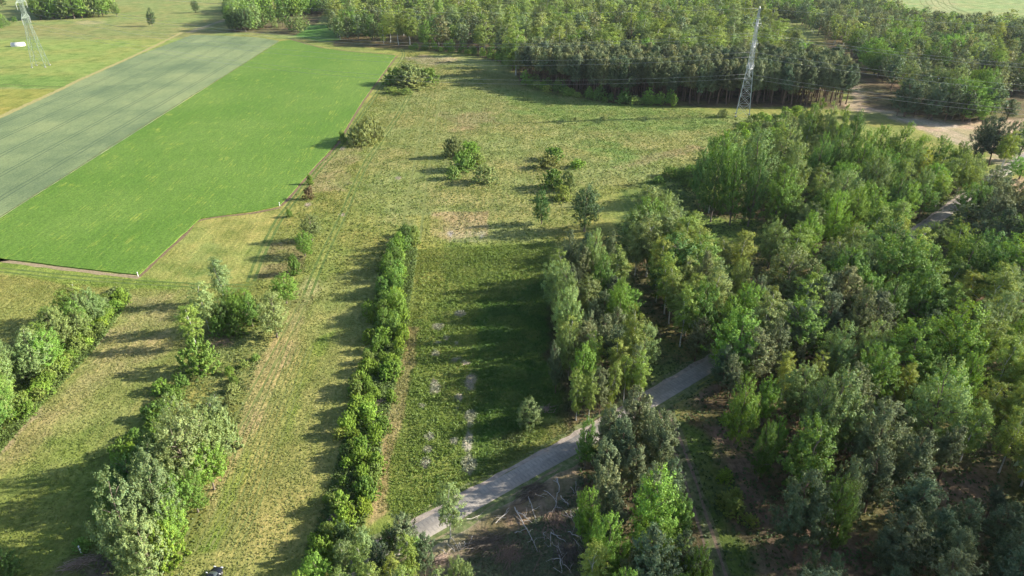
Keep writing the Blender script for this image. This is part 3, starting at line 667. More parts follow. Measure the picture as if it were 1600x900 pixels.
def fill(poly, spacing, mix, hs, stand, excl=(), px=True, k=12, wide=1.0, patch=25.0, seed=0, roadgap=4.0):
    """Poisson-like filling of a stand; mix {kind: weight}; kinds come in patches"""
    P = GP(poly) if px else np.asarray(poly); b0, b1 = P.min(0), P.max(0)
    rng = np.random.default_rng(seed + 11); area = (b1 - b0).prod(); n = int(area / spacing ** 2 * 3.0)
    c = rng.random((n, 2)) * (b1 - b0) + b0; c = c[inside(P, c[:, 0], c[:, 1])]
    for e in excl:
        E = GP(e); c = c[~inside(E, c[:, 0], c[:, 1])]
    if len(c): c = c[linedist(ROADC, c[:, 0], c[:, 1]) > roadgap]
    for t in TREES:
        if t.get('sv') and len(c): c = c[np.hypot(c[:, 0] - t['x'], c[:, 1] - t['y']) > max(spacing * .72, .30 * t['h'] * ASPECT[t['kind']] * t['wide'] + 1.5)]
    cell = {}; out = []
    for p in c:
        g_ = (int(p[0] // spacing), int(p[1] // spacing)); ok = True
        for a in (-1, 0, 1):
            for b in (-1, 0, 1):
                for q in cell.get((g_[0] + a, g_[1] + b), ()):
                    if (q[0] - p[0]) ** 2 + (q[1] - p[1]) ** 2 < spacing ** 2 * .55: ok = False; break
                if not ok: break
            if not ok: break
        if ok: cell.setdefault(g_, []).append(p); out.append(p)
    kinds = list(mix); wts = np.array([mix[q] for q in kinds], float); wts /= wts.sum(); cum = np.cumsum(wts)
    for p in out:
        v = float(fbm(np.array(p[0]), np.array(p[1]), patch, seed + 60)); v = np.clip((v - .5) * 2.6 + .5, 0, .999)
        v = np.clip(.72 * v + .28 * rng.random(), 0, .999)
        kd = kinds[int(np.searchsorted(cum, v))]; h = rng.uniform(*hs[kd] if isinstance(hs, dict) else hs)
        add(p[0], p[1], h, kd, None, wide * rng.uniform(.88, 1.18), stand)
    return out
def row(path, step, width, kinds, hs, stand, seed, ci=None, t0=0, t1=1, wide=1.0):
    rng = np.random.default_rng(seed); L = np.concatenate([[0], np.cumsum(np.hypot(*np.diff(path, axis=0).T))]); s = L[-1] * t0
    while s < L[-1] * t1:
        p = np.array([np.interp(s, L, path[:, 0]), np.interp(s, L, path[:, 1])])
        q = p + rng.uniform(-.5, .5, 2) * [width, step]
        kd = kinds[rng.integers(len(kinds))]; lo, hi = hs[kd]
        add(q[0], q[1], rng.uniform(lo, hi), kd, ci if ci is None or isinstance(ci, str) else ci[rng.integers(len(ci))], wide * rng.uniform(.85, 1.2), stand)
        s += step * rng.uniform(.7, 1.3)
HS = {'birch': (13, 19), 'broad': (13, 20), 'pine': (12, 18), 'bush': (2, 4)}


# --- trees surveyed one by one
SV = {
 'the big wood below the road': [(1168, 600, 508, 60, 'p', 2), (1140, 625, 557, 36, 'p', 2), (1125, 612, 540, 40, 'p', 0), (1150, 700, 588, 52, 'o', 0), (1190, 665, 592, 44, 'o', 1), (1219, 628, 552, 30, 'b', 3), (1268, 612, 550, 26, 'b', 3), (1300, 602, 560, 20, 'b', 0),
   (1240, 575, 524, 28, 'p', 2), (1288, 715, 580, 96, 'o', 2), (1258, 722, 592, 62, 'o', 2), (1250, 772, 655, 95, 'o', 0), (1204, 722, 650, 36, 'o', 1), (1183, 752, 660, 42, 'o', 0), (1352, 762, 637, 66, 'p', 1), (1408, 777, 672, 66, 'p', 1), (1465, 752, 668, 46, 'p', 2),
   (1445, 700, 566, 86, 'o', 2), (1410, 600, 506, 105, 'o', 1), (1352, 640, 540, 72, 'o', 0), (1402, 642, 568, 30, 'b', 3), (1200, 590, 500, 50, 'p', 1), (1240, 560, 470, 50, 'p', 1), (1285, 545, 460, 50, 'p', 3), (1330, 560, 450, 50, 'p', 1), (1300, 590, 505, 60, 'o', 2), (1350, 590, 500, 60, 'o', 2),
   (1490, 640, 555, 50, 'o', 1), (1520, 600, 500, 50, 'b', 0), (1545, 625, 520, 46, 'b', 0), (1510, 570, 470, 46, 'b', 2), (1540, 560, 455, 44, 'b', 2), (1480, 560, 470, 44, 'b', 0), (1575, 690, 590, 56, 'b', 0), (1530, 680, 595, 48, 'b', 3), (1500, 720, 628, 46, 'b', 0), (1560, 740, 640, 50, 'b', 0), (1590, 640, 560, 50, 'b', 1), (1595, 760, 690, 56, 'b', 3)],
 'the pine part of the big wood': [(1240, 872, 737, 84, 'p', 0), (1300, 852, 712, 54, 'p', 1), (1400, 852, 743, 84, 'p', 0), (1442, 892, 795, 62, 'p', 0), (1482, 862, 782, 58, 'p', 0), (1466, 928, 828, 62, 'p', 1), (1556, 862, 792, 66, 'p', 0), (1562, 932, 830, 72, 'p', 0), (1540, 812, 762, 36, 'p', 3),
   (1238, 962, 862, 38, 'p', 0), (1282, 962, 865, 42, 'p', 0), (1372, 972, 887, 46, 'p', 0), (1280, 870, 745, 50, 'o', 3), (1595, 905, 800, 60, 'p', 0), (1350, 800, 700, 56, 'p', 3)],
 'the triangle of wood below the road': [(992, 702, 605, 60, 'p', 2), (952, 716, 633, 52, 'p', 1), (1026, 746, 640, 58, 'p', 1), (984, 776, 698, 44, 'p', 2), (945, 782, 690, 50, 'p', 1), (937, 832, 730, 58, 'p', 2), (945, 922, 812, 70, 'o', 1), (1015, 952, 830, 90, 'p', 1), (1056, 932, 830, 58, 'p', 0), (980, 962, 868, 42, 'p', 2),
   (1080, 955, 855, 56, 'o', 0), (945, 692, 626, 26, 'b', 3), (914, 732, 655, 36, 'o', 0), (920, 950, 850, 50, 'b', 0), (965, 720, 650, 40, 'p', 0), (1005, 715, 640, 40, 'p', 1), (1040, 800, 715, 44, 'p', 0), (1055, 860, 770, 44, 'o', 3)],
 'the narrow strip of wood behind the road': [(885, 447, 360, 30, 'p', 2), (925, 450, 358, 36, 'o', 2), (950, 442, 362, 24, 'p', 1), (957, 482, 385, 42, 'b', 0), (880, 522, 412, 46, 'o', 2), (876, 462, 388, 30, 'b', 0), (935, 492, 398, 46, 'o', 0), (884, 545, 445, 50, 'o', 2), (965, 532, 435, 42, 'o', 1), (918, 562, 487, 26, 'p', 2),
   (940, 572, 492, 40, 'p', 2), (980, 602, 482, 48, 'b', 0), (960, 612, 528, 44, 'b', 3), (888, 592, 508, 34, 'o', 2), (910, 622, 537, 46, 'o', 'lime'), (868, 614, 535, 24, 'p', 1), (996, 632, 548, 30, 'b', 1), (900, 657, 575, 30, 'b', 0), (919, 660, 582, 26, 'b', 0), (936, 647, 568, 32, 'p', 2), (952, 642, 562, 26, 'b', 0), (974, 630, 557, 28, 'b', 1), (988, 622, 540, 34, 'p', 1), (915, 510, 430, 40, 'b', 2), (925, 600, 520, 36, 'b', 1)],
 'the second strip of wood': [(1008, 376, 289, 46, 'b', 2), (1034, 380, 300, 38, 'o', 2), (1010, 432, 338, 50, 'b', 2), (1050, 442, 352, 36, 'b', 0), (1025, 472, 373, 42, 'b', 3), (1065, 482, 400, 38, 'b', 2), (1045, 507, 415, 42, 'b', 3), (1077, 512, 428, 38, 'b', 3), (1092, 492, 395, 32, 'p', 2), (1112, 502, 405, 38, 'b', 2),
   (1062, 542, 450, 44, 'b', 1), (1135, 542, 463, 42, 'o', 1), (1097, 537, 440, 60, 'o', 0), (1160, 532, 445, 52, 'o', 1), (1085, 564, 497, 42, 'p', 2), (992, 430, 345, 36, 'b', 2)],
 'the big wood above the road': [(1110, 347, 235, 40, 'o', 3), (1140, 352, 232, 44, 'o', 0), (1168, 354, 240, 40, 'o', 3), (1208, 356, 256, 62, 'o', 0), (1092, 320, 232, 34, 'o', 3), (1118, 315, 205, 56, 'o', 0), (1172, 305, 200, 66, 'o', 2), (1232, 322, 224, 56, 'o', 2), (1140, 285, 208, 50, 'o', 2), (1215, 285, 188, 60, 'o', 2),
   (1268, 300, 208, 36, 'o', 0), (1250, 258, 160, 20, 'b', 1), (1264, 255, 153, 20, 'b', 1), (1284, 258, 160, 20, 'b', 2), (1302, 258, 164, 20, 'b', 1), (1240, 258, 168, 18, 'b', 2), (1322, 262, 172, 30, 'o', 3), (1335, 300, 205, 46, 'o', 0), (1300, 290, 200, 44, 'o', 3), (1362, 285, 196, 44, 'o', 1), (1392, 285, 192, 44, 'o', 0), (1355, 330, 240, 46, 'o', 2),
   (1415, 300, 228, 30, 'b', 0), (1434, 304, 236, 24, 'b', 3), (1452, 306, 240, 26, 'b', 0), (1470, 312, 246, 26, 'b', 3), (1492, 310, 240, 30, 'b', 0), (1400, 318, 246, 30, 'b', 0), (1430, 330, 262, 40, 'o', 2), (1460, 330, 268, 34, 'b', 1), (1425, 278, 212, 40, 'o', 1), (1455, 280, 214, 40, 'o', 0), (1490, 285, 222, 40, 'o', 0), (1515, 298, 240, 36, 'o', 2), (1512, 312, 262, 26, 'b', 0),
   (1302, 352, 265, 54, 'o', 2), (1270, 345, 268, 36, 'b', 0), (1294, 388, 298, 46, 'o', 1), (1355, 398, 316, 46, 'b', 1), (1325, 370, 292, 44, 'o', 1), (1255, 412, 333, 44, 'o', 1), (1392, 385, 314, 40, 'b', 0), (1402, 352, 284, 42, 'o', 1), (1390, 352, 270, 44, 'o', 3), (1200, 420, 341, 50, 'o', 2), (1320, 430, 350, 44, 'b', 0)],
 'the wood between the glade and the road': [(1222, 478, 386, 92, 'o', 'silver'), (1290, 455, 372, 50, 'b', 2), (1330, 470, 385, 50, 'b', 1), (1265, 500, 420, 46, 'o', 0), (1180, 500, 430, 40, 'p', 1), (1150, 480, 405, 36, 'o', 2)],
 'the wood just below the far road': [(1388, 478, 364, 96, 'o', 0), (1436, 475, 392, 56, 'o', 1), (1425, 520, 420, 80, 'o', 0), (1470, 480, 402, 42, 'b', 0), (1500, 500, 425, 40, 'b', 3), (1370, 530, 440, 60, 'o', 3)],
 'the pine clump beside the far bend of the road': [(1540, 352, 294, 60, 'p', 1), (1582, 362, 298, 54, 'p', 0), (1502, 366, 318, 46, 'p', 0), (1486, 380, 338, 24, 'b', 0), (1520, 400, 345, 50, 'p', 0), (1560, 395, 335, 60, 'o', 0), (1595, 400, 345, 50, 'o', 1), (1520, 425, 372, 60, 'o', 3), (1568, 440, 375, 70, 'o', 3), (1523, 445, 408, 62, 's', 1), (1600, 450, 395, 50, 'o', 3)],
 'the dark clump on the sandy ground': [(1520, 252, 188, 34, 'p', 0), (1545, 258, 184, 36, 'p', 3), (1568, 255, 190, 34, 'p', 0), (1590, 250, 178, 36, 'o', 0), (1535, 242, 180, 30, 'p', 1), (1562, 266, 204, 30, 'b', 1)],
}
KEY = {'s': 'bush', 'p': 'pine', 'o': 'broad', 'b': 'birch'}
for stand_, L_ in SV.items():
    for x_, b_, t_, w_, k_, c_ in L_: atp(x_, b_, t_, w_ * 1.0, KEY[k_], c_, stand_)
atp(1018, 870, 742, 104, 'broad', 'lime', '', 'vivid bright green broad tree in the middle of the wood triangle below the road')
atp(918, 868, 762, 48, 'broad', 'lime', '', 'slim lime-green tree at the edge of the clearing with fallen trunks')

# --- big wood upper part (left of and behind the concrete road)
fill([(1090, 338), (1100, 305), (1128, 276), (1180, 262), (1250, 250), (1330, 256), (1400, 262), (1460, 274), (1515, 296), (1415, 362), (1300, 398), (1240, 388), (1235, 352)],
     8.2, {'broad': 4.4, 'birch': 4.2, 'pine': 1.0}, {'birch': (11, 15), 'broad': (11, 15), 'pine': (10, 14)}, 'the big wood above the road', seed=1, wide=1.08)
fill([(1118, 492), (1180, 455), (1230, 412), (1290, 398), (1410, 368), (1300, 434), (1180, 512), (1118, 550)], 7.2, {'broad': 4, 'birch': 4, 'pine': 2}, {'birch': (11, 15), 'broad': (11, 15), 'pine': (10, 14)}, 'the wood between the glade and the road', seed=13)
fill([(985, 388), (1045, 368), (1080, 430), (1112, 492), (1108, 552), (1080, 546), (1030, 490), (992, 436)], 5.4, {'broad': 3, 'birch': 6, 'pine': 1}, {'birch': (14, 18), 'broad': (13, 18), 'pine': (11, 14)}, 'the second strip of wood', seed=14)
atp(1125, 440, 372, 34, 'birch', 2, 'the glade'); atp(1148, 445, 360, 40, 'birch', 3, 'the glade'); atp(1105, 480, 400, 36, 'birch', 2, 'the glade')
row(GP([(1128, 585), (1200, 535), (1300, 470), (1360, 432)]) + [2.0, -3.0], 6.0, 2.0, ['pine', 'broad', 'birch'], {'pine': (13, 16), 'broad': (14, 17), 'birch': (13, 16)}, 'the near side of the concrete road inside the wood', 61, wide=1.1)
# --- big wood lower part
PINEPART = [(1190, 730), (1250, 715), (1400, 690), (1560, 690), (1800, 640), (1950, 1100), (1130, 1100), (1160, 860)]
GAPS = [[(1385, 445), (1440, 395), (1490, 350), (1545, 375), (1490, 440), (1430, 462)], [(1040, 640), (1130, 640), (1190, 720), (1205, 800), (1240, 1000), (1110, 1000), (1060, 760)], [(1420, 735), (1570, 720), (1575, 800), (1470, 815)], [(1200, 800), (1300, 815), (1400, 880), (1340, 930), (1190, 900)],
        [(1215, 580), (1255, 560), (1245, 640), (1215, 640)], [(1480, 395), (1560, 415), (1680, 430), (1700, 470), (1540, 462)]]
fill([(1140, 640), (1125, 592), (1200, 545), (1440, 398), (1500, 430), (1600, 470), (1700, 500), (1850, 760), (1900, 1050), (1130, 1100), (1160, 860), (1190, 740), (1150, 700)],
     7.8, {'pine': 4, 'broad': 4.4, 'birch': 3.6}, HS, 'the big wood below the road', excl=GAPS + [PINEPART], seed=2)
fill(PINEPART, 7.4, {'pine': 9, 'broad': 1, 'birch': 1.2}, HS, 'the pine part of the big wood', excl=GAPS, seed=12, wide=1.25)
fill([(1475, 362), (1560, 312), (1720, 320), (1760, 430), (1600, 430), (1510, 400)], 6, {'pine': 5, 'bush': 2, 'broad': 2}, HS, 'the pine clump beside the far bend of the road', seed=3)
atp(1452, 395, 348, 54, 'broad', 'mid', '', 'solitary round-crowned tree standing right beside the concrete road where it enters the wood')
atp(1592, 280, 246, 40, 'broad', 'lime', '', 'vivid green round tree beside the far stretch of road, next to bare earth')
at(1566, 262, 13, 'birch', 1, 1.1, '', 'leaning pale-trunked tree behind the far stretch of concrete road')
atp(1573, 186, 155, 28, 'pine', 0, '', 'lone dark pine standing out on the pale sand')
# --- strip R1 and R2
fill([(866, 440), (945, 428), (975, 520), (1003, 598), (985, 636), (893, 640), (880, 560)], 4.9, {'broad': 3, 'pine': 2.4, 'birch': 4.6}, {'birch': (11, 15), 'broad': (11, 15), 'pine': (10, 14)}, 'the narrow strip of wood behind the road', seed=4, wide=.9)
atp(913, 362, 289, 50, 'broad', 'dark', '', 'dark broad tree standing alone beyond the head of the narrow strip')
atp(846, 350, 297, 28, 'broad', 3, '', 'slim dark young tree alone in the open meadow left of the dark broad tree')
atp(827, 672, 623, 46, 'broad', 'silver', '', 'small silvery sapling tree standing alone in the overgrown plot near the road')
# --- lower continuation across the road
fill([(918, 745), (930, 712), (1010, 695), (1028, 720), (1042, 780), (1072, 880), (1090, 1010), (955, 1010), (925, 860)], 5.0, {'pine': 6, 'broad': 3.2, 'birch': 1.4}, {'birch': (11, 14), 'broad': (10, 14), 'pine': (11, 15)}, 'the triangle of wood below the road', seed=6, wide=.88, roadgap=3.0)
# --- bottom middle group
atp(704, 842, 752, 44, 'birch', 2, '', 'single slender birch with white trunk standing at the end of the concrete road')
atp(631, 868, 802, 50, 'pine', 1, '', 'dark pine immediately beside where the concrete road is hidden')
atp(664, 905, 832, 38, 'pine', 0, '', 'darker narrow pine below the end of the concrete road')
for x, b, t_, w_, kd, ci in [(577, 885, 828, 34, 'birch', 2), (642, 918, 836, 36, 'birch', 1), (545, 905, 845, 34, 'birch', 2), (568, 925, 858, 42, 'birch', 0), (615, 938, 866, 30, 'birch', 0), (537, 852, 818, 36, 'bush', 'dark'), (600, 905, 845, 36, 'pine', 0), (645, 965, 880, 40, 'birch', 0),
                        (722, 945, 870, 46, 'broad', 2), (690, 965, 890, 36, 'birch', 2), (540, 962, 885, 40, 'birch', 0), (585, 970, 885, 44, 'birch', 3), (505, 925, 862, 50, 'broad', 1), (480, 960, 890, 40, 'broad', 1), (655, 880, 838, 34, 'broad', 0), (610, 870, 822, 34, 'broad', 3), (625, 975, 898, 44, 'birch', 2), (560, 880, 838, 34, 'birch', 3)]:
    atp(x, b, t_, w_, kd, ci, 'the thicket at the near end of the middle hedge')
# --- H1 middle hedge row
H1 = GP([(500, 900), (520, 850), (545, 780), (562, 700), (583, 630), (598, 560), (606, 500), (614, 440), (626, 395), (640, 368)])
row(H1, 0.85, 8.8, ['bush'], {'bush': (1.4, 4.4)}, 'the middle hedge', 21, ci=[0, 0, 3, 0, 1, 0], t0=0.02, t1=.64, wide=.68)
row(H1, 1.3, 5.5, ['broad', 'bush'], {'broad': (5.0, 8.0), 'bush': (2.8, 4.5)}, 'the upper end of the middle hedge', 22, ci=[0, 1, 1, 0], t0=.52, t1=.86, wide=.85)
row(H1, 1.8, 4, ['broad', 'bush'], {'broad': (5, 8), 'bush': (3.0, 4.0)}, 'the far tip of the middle hedge', 23, ci=[1, 3], t0=.84, t1=1.0, wide=.8)
# --- H2 row: big silvery group and others
for x, b, t_, w_, kd, ci in [(215, 885, 742, 95, 'broad', 'silver'), (262, 850, 715, 85, 'broad', 'silver'), (300, 775, 650, 90, 'broad', 'silver'), (262, 790, 690, 70, 'broad', 'silver'), (335, 735, 632, 80, 'broad', 2), (300, 725, 612, 70, 'broad', 'silver'),
                            (245, 905, 800, 75, 'broad', 'silver'), (345, 690, 620, 45, 'birch', 2), (275, 860, 780, 60, 'broad', 1), (285, 820, 745, 60, 'broad', 1), (335, 765, 690, 55, 'broad', 1), (262, 885, 820, 50, 'bush', 0), (355, 700, 640, 50, 'bush', 2),
                            (310, 800, 735, 45, 'broad', 0), (215, 775, 715, 60, 'broad', 3), (240, 730, 675, 50, 'broad', 3)]:
    atp(x, b, t_, w_, kd, ci, 'the big silvery clump left of the mown strip')
H2b = GP([(150, 850), (175, 780), (205, 720), (235, 670), (262, 620), (275, 600)])
row(H2b, 1.5, 4.0, ['bush'], {'bush': (1.8, 3.6)}, 'the dark side of the silvery clump', 25, ci=[1, 1, 0], wide=1.0)
row(GP([(320, 660), (350, 620), (365, 590), (380, 560)]), 2.0, 6.0, ['bush'], {'bush': (1.0, 2.2)}, 'the overgrown gap in the left row', 26, ci=[2, 1, 3], wide=.9)
at(345, 660, 7, 'birch', 2, .7, '', 'thin birch with bare white trunk above the silvery clump')
atp(315, 580, 532, 58, 'bush', 1, '', 'compact dark green bush standing below the pair of birches')
atp(308, 545, 478, 40, 'birch', 1, '', 'nearer birch of the pair above the compact dark bush')
atp(328, 518, 440, 40, 'birch', 2, '', 'farther birch of the pair above the compact dark bush')
atp(352, 475, 402, 38, 'birch', 2, '', 'pale thin birch at the head of the bush cluster beside the field corner')
for x, b, t_, w_, kd, ci in [(350, 515, 465, 34, 'broad', 3), (372, 512, 462, 34, 'broad', 1), (395, 510, 460, 36, 'broad', 0), (362, 492, 450, 30, 'broad', 0), (385, 492, 452, 30, 'broad', 1), (342, 525, 495, 30, 'bush', 1), (372, 522, 495, 36, 'bush', 1), (408, 500, 465, 30, 'bush', 2)]:
    atp(x, b, t_, w_, kd, ci, 'the bush cluster between the birches and the big round bush')
atp(433, 527, 457, 54, 'broad', 'silver', '', 'large rounded pale tree at the edge of the mown strip')
atp(448, 474, 428, 44, 'broad', 1, '', 'round green bushy tree just above the large rounded pale tree')
atp(461, 428, 398, 22, 'bush', 1, '', 'small round bush alone between the row of bushes and wheel tracks')
atp(477, 400, 362, 32, 'broad', 1, '', 'conical deep green bush next to the grey scrubby one')
atp(488, 377, 335, 34, 'broad', 'silver', '', 'grey scrubby bush above the conical deep green one')
atp(452, 339, 327, 11, 'bush', 1, '', 'tiny sapling beside the wheel tracks below the field corner')
atp(484, 311, 291, 18, 'bush', 'brown', '', 'small dead-looking purplish brown bush beside the field edge')
atp(485, 288, 272, 12, 'bush', 1, '', 'small green sapling beside the field edge above the brown bush')
# --- H3 row far left
H3 = GP([(-90, 760), (-30, 690), (10, 640), (45, 595), (80, 560), (120, 520), (150, 492)])
row(H3, 1.5, 7.0, ['broad', 'broad', 'birch'], {'broad': (6.5, 10.0), 'birch': (8, 10.5)}, 'the left hedge row', 31, ci=[2, 1, 0, 2], wide=.95)
H3b = GP([(30, 655), (70, 600), (110, 560), (150, 520), (178, 485), (195, 465)])
row(H3b, 1.1, 2.6, ['bush'], {'bush': (1.8, 3.2)}, 'the bright fringe of the left hedge row', 32, ci=[0, 3, 0], wide=1.0)
row(GP([(120, 520), (150, 490), (178, 466), (198, 455)]), 1.6, 6, ['bush'], {'bush': (1.4, 2.8)}, 'the far tip of the left hedge row', 33, ci=[0, 2, 3], wide=1.0)
at(20, 905, 6, 'broad', 3, 1, 'the lower left corner'); at(-15, 930, 8, 'broad', 'silver', 1, 'the lower left corner')
at(125, 925, 4, 'broad', 'silver', 1, 'the lower left corner')
# --- bushes in the open meadow
for x, b, t_, w_, ci, lb in [(645, 133, 100, 56, 2, 'tall middle mound of the big willow thicket by the field corner'), (624, 131, 106, 44, 1, 'dark field-side mound of the big willow thicket by the field corner'),
                            (668, 130, 107, 44, 1, 'meadow-side mound of the big willow thicket by the field corner'), (642, 137, 117, 62, 2, 'low front mound of the big willow thicket by the field corner'), (610, 132, 118, 24, 1, 'low dark side mound of the big willow thicket by the field corner'),
                            (612, 145, 136, 44, 3, 'flat low bush in front of the big willow thicket'), (634, 147, 138, 34, 3, 'second flat low bush in front of the big willow thicket'),
                            (570, 225, 186, 44, 2, 'big grey-green round bush beside the bright field edge'), (583, 217, 182, 34, 2, 'smaller grey round bush leaning behind the big one by the field edge'), (536, 222, 205, 12, 1, 'small dark sapling between bright field and the big round bush')]:
    atp(x, b, t_, w_ * 1.12, 'bush', ci, '', lb)
for x, b, t_, w_, ci in [(707, 246, 214, 30, 2), (724, 265, 236, 38, 1), (709, 279, 260, 24, 3), (756, 285, 258, 36, 2), (735, 240, 222, 34, 0), (745, 256, 240, 28, 3), (866, 250, 230, 32, 1), (857, 261, 242, 36, 2), (864, 292, 264, 36, 1), (889, 298, 264, 18, 2), (881, 312, 290, 30, 3), (903, 262, 250, 26, 0)]:
    atp(x, b, t_, w_ * 1.15, 'bush', ci, 'the scattered bushes in the rough meadow')
at(1131, 183, 3.8, 'bush', 'silver', 1.1, '', 'pale round bush beside the foot of the tall pylon')
at(899, 187, 1.2, 'bush', 'dark', 1.0, '', 'tiny dark shrub alone in the rough meadow below the pines')
for x, y, h in [(1045, 275, 3.4), (1062, 280, 3.6), (1080, 272, 3.4), (1030, 285, 2.4), (1075, 292, 3.4)]: at(x, y, h, 'bush', 1, 1.4, 'the dark thicket in front of the big wood')
for x, y, h in [(1068, 372, 2.4), (1085, 366, 2.0), (1105, 372, 2.2), (1120, 388, 2.2), (1075, 392, 3), (1095, 405, 2.6), (1115, 415, 2.5)]: at(x, y, h, 'bush', R.choice([0, 1, 3]), 1.2, 'the glade')
for x, y, h in [(1180, 205, 4), (1200, 200, 4.5), (1218, 205, 4), (1165, 215, 3.6), (1190, 222, 5), (1150, 212, 3), (1140, 238, 4), (1120, 250, 4), (1165, 232, 4.5)]: at(x, y, h, 'broad' if h > 4 else 'bush', R.choice([0, 1]), 1.2, 'the scrub between the pylon and the big wood')
for x, y, h in [(1135, 790, 2.6), (1145, 800, 3), (1150, 780, 2.2), (1132, 750, 2.2), (1170, 820, 2), (1160, 655, 2.2), (1135, 660, 2)]: at(x, y, h, 'bush', 0 if y < 760 else 3, 1.0, 'the grassy track in the wood')
for x, y, h in [(1500, 440, 3.8), (1530, 445, 3.6), (1515, 430, 3.2)]: at(x, y, h, 'bush', 1, 1.5, 'the bare patch in the wood right of the road')
# --- far trees
at(183, 26, 13.5, 'broad', 'mid', 1.0, '', 'tree just beyond the end of the dark belt in the far meadow')
at(238, 41, 15.5, 'broad', 'dark', .78, '', 'solitary dark leaning tree in the far meadow with a long shadow')
at(306, 20, 12.5, 'broad', 'dark', 1.0, '', 'solitary bushy tree farthest out in the meadow behind the grey crop')
fill([(55, 32), (160, 28), (175, 12), (70, 8)], 8, {'broad': 5, 'birch': 1}, {'broad': (17, 24), 'birch': (15, 20)}, 'the dark belt in the far meadow', seed=41)
at(63, 31, 15, 'broad', 'dark', 1.0, 'the dark belt in the far meadow')
fill([(-200, 48), (-10, 46), (10, 43), (0, 34), (-200, 34)], 7, {'broad': 3, 'bush': 1}, {'broad': (8, 12), 'bush': (4, 6)}, 'the far left scrub', seed=42)
at(3, 46, 8, 'broad', 0, 1.2, 'the far left scrub'); at(12, 42, 7, 'broad', 0, 1.2, 'the far left scrub'); at(24, 36, 6, 'broad', 0, 1.2, 'the far left scrub'); at(5, 12, 14, 'broad', 'dark', 1, 'the far left scrub')
fill([(357, 49), (395, 50), (404, 30), (520, 22), (520, -10), (420, -10), (360, 20)], 8.5, {'broad': 6, 'birch': 1}, {'broad': (16, 22), 'birch': (15, 20)}, 'the far wood corner behind the crops', seed=43)
for x, y, h, ci in [(368, 49, 20, 'dark'), (384, 50, 20, 'dark'), (398, 46, 18, 'dark'), (413, 44, 16, 'mid'), (430, 46, 9, 2), (408, 45, 8, 3), (455, 50, 13, 2), (466, 52, 15, 2), (474, 49, 17, 2), (442, 42, 17, 3), (425, 40, 18, 3)]: at(x, y, h, 'broad', ci, 1.1, 'the far wood corner behind the crops')
# --- the forest behind the meadow
FR1 = [(522, 62), (600, 70), (640, 72), (720, 78), (790, 98), (812, 126), (830, 108), (1000, 120), (1180, 122), (1280, 128), (1255, 92), (1215, 60), (1180, 30), (1170, -12), (520, -12)]
HOUSEGAP = [[(668, 6), (745, 2), (748, 14), (720, 30), (668, 34)]]
fill(FR1, 11.5, {'birch': 6, 'pine': 2.2, 'broad': 2.2}, {'birch': (13, 26), 'broad': (12, 24), 'pine': (13, 24)}, 'the forest behind the rough meadow', excl=HOUSEGAP + [[(1178, 22), (1250, 40), (1330, 90), (1385, 135), (1420, 174), (1335, 174), (1268, 118), (1202, 66)]], seed=5, wide=1.28)
fill([(808, 128), (880, 144), (960, 158), (1100, 163), (1230, 164), (1325, 168), (1300, 130), (1180, 124), (1000, 121), (830, 108)], 4.6, {'pine': 9, 'birch': .6}, {'pine': (18, 22), 'birch': (15, 19)}, 'the tall pine block below the forest', seed=7, wide=1.0)
FR3 = [(1210, 50), (1260, 75), (1300, 100), (1335, 120), (1352, 150), (1400, 170), (1490, 184), (1545, 178), (1565, 150), (1640, 150), (1800, 160), (1800, 60), (1560, 52), (1500, 50), (1420, 40), (1370, 18), (1340, -14), (1175, -14)]
fill(FR3, 10.0, {'broad': 3.5, 'pine': 4.5, 'birch': 3}, {'birch': (15, 20), 'broad': (15, 20), 'pine': (14, 19)}, 'the mixed forest beyond the sand', excl=[[(1178, 22), (1250, 40), (1330, 90), (1385, 135), (1420, 174), (1335, 174), (1268, 118), (1202, 66)], [(1540, 92), (1610, 108), (1660, 130), (1580, 122)], [(1450, 122), (1474, 122), (1484, 148), (1446, 148)]], seed=8, wide=1.2)
fill([(1175, 187), (1240, 180), (1330, 204), (1300, 240), (1240, 238), (1150, 252), (1128, 232)], 6.0, {'bush': 1}, {'bush': (2.5, 5.5)}, 'the scrub between the pylon and the big wood', seed=71)
row(GP([(1392, 179), (1440, 184), (1500, 192), (1545, 186)]), 5.0, 5, ['pine', 'pine', 'broad'], {'pine': (14, 18), 'broad': (12, 16)}, 'the front of the mixed forest beyond the sand', 72, ci=[0, 1], wide=1.35)
# undergrowth edge along the pine block
row(GP([(815, 132), (880, 148), (960, 160), (1050, 166)]), 3.0, 5, ['bush', 'broad'], {'bush': (2.5, 5), 'broad': (5, 9)}, 'the dark fringe of the pine block', 51, ci=[1, 3], wide=1.2)
row(GP([(640, 76), (720, 82), (780, 92), (805, 110)]), 3.5, 5, ['bush', 'broad'], {'bush': (2.5, 4), 'broad': (5, 10)}, 'the fringe of the forest', 52, ci=[1, 0], wide=1.1)

# ------------------------------------------------------------------ instantiate: the largest as things, the rest as one far wood
KNAME = {'birch': 'birch_tree', 'broad': 'broadleaf_tree', 'pine': 'pine_tree', 'bush': 'bush'}
KCAT = {'birch': 'birch', 'broad': 'broadleaf tree', 'pine': 'pine', 'bush': 'bush'}
for t in TREES:
    t['px'], t['py'], t['d'] = project(t['x'], t['y'], t['h'] * .75)
    t['size'] = t['h'] / t['d']; t['vis'] = -60 < t['px'] < 1660 and project(t['x'], t['y'], t['h'])[1] < 930 and t['py'] > -40
    if t['label']: t['size'] += 10
ONES = ['zero', 'one', 'two', 'three', 'four', 'five', 'six', 'seven', 'eight', 'nine', 'ten', 'eleven', 'twelve', 'thirteen', 'fourteen', 'fifteen', 'sixteen', 'seventeen', 'eighteen', 'nineteen']
TENS = ['', '', 'twenty', 'thirty', 'forty', 'fifty', 'sixty', 'seventy', 'eighty', 'ninety']
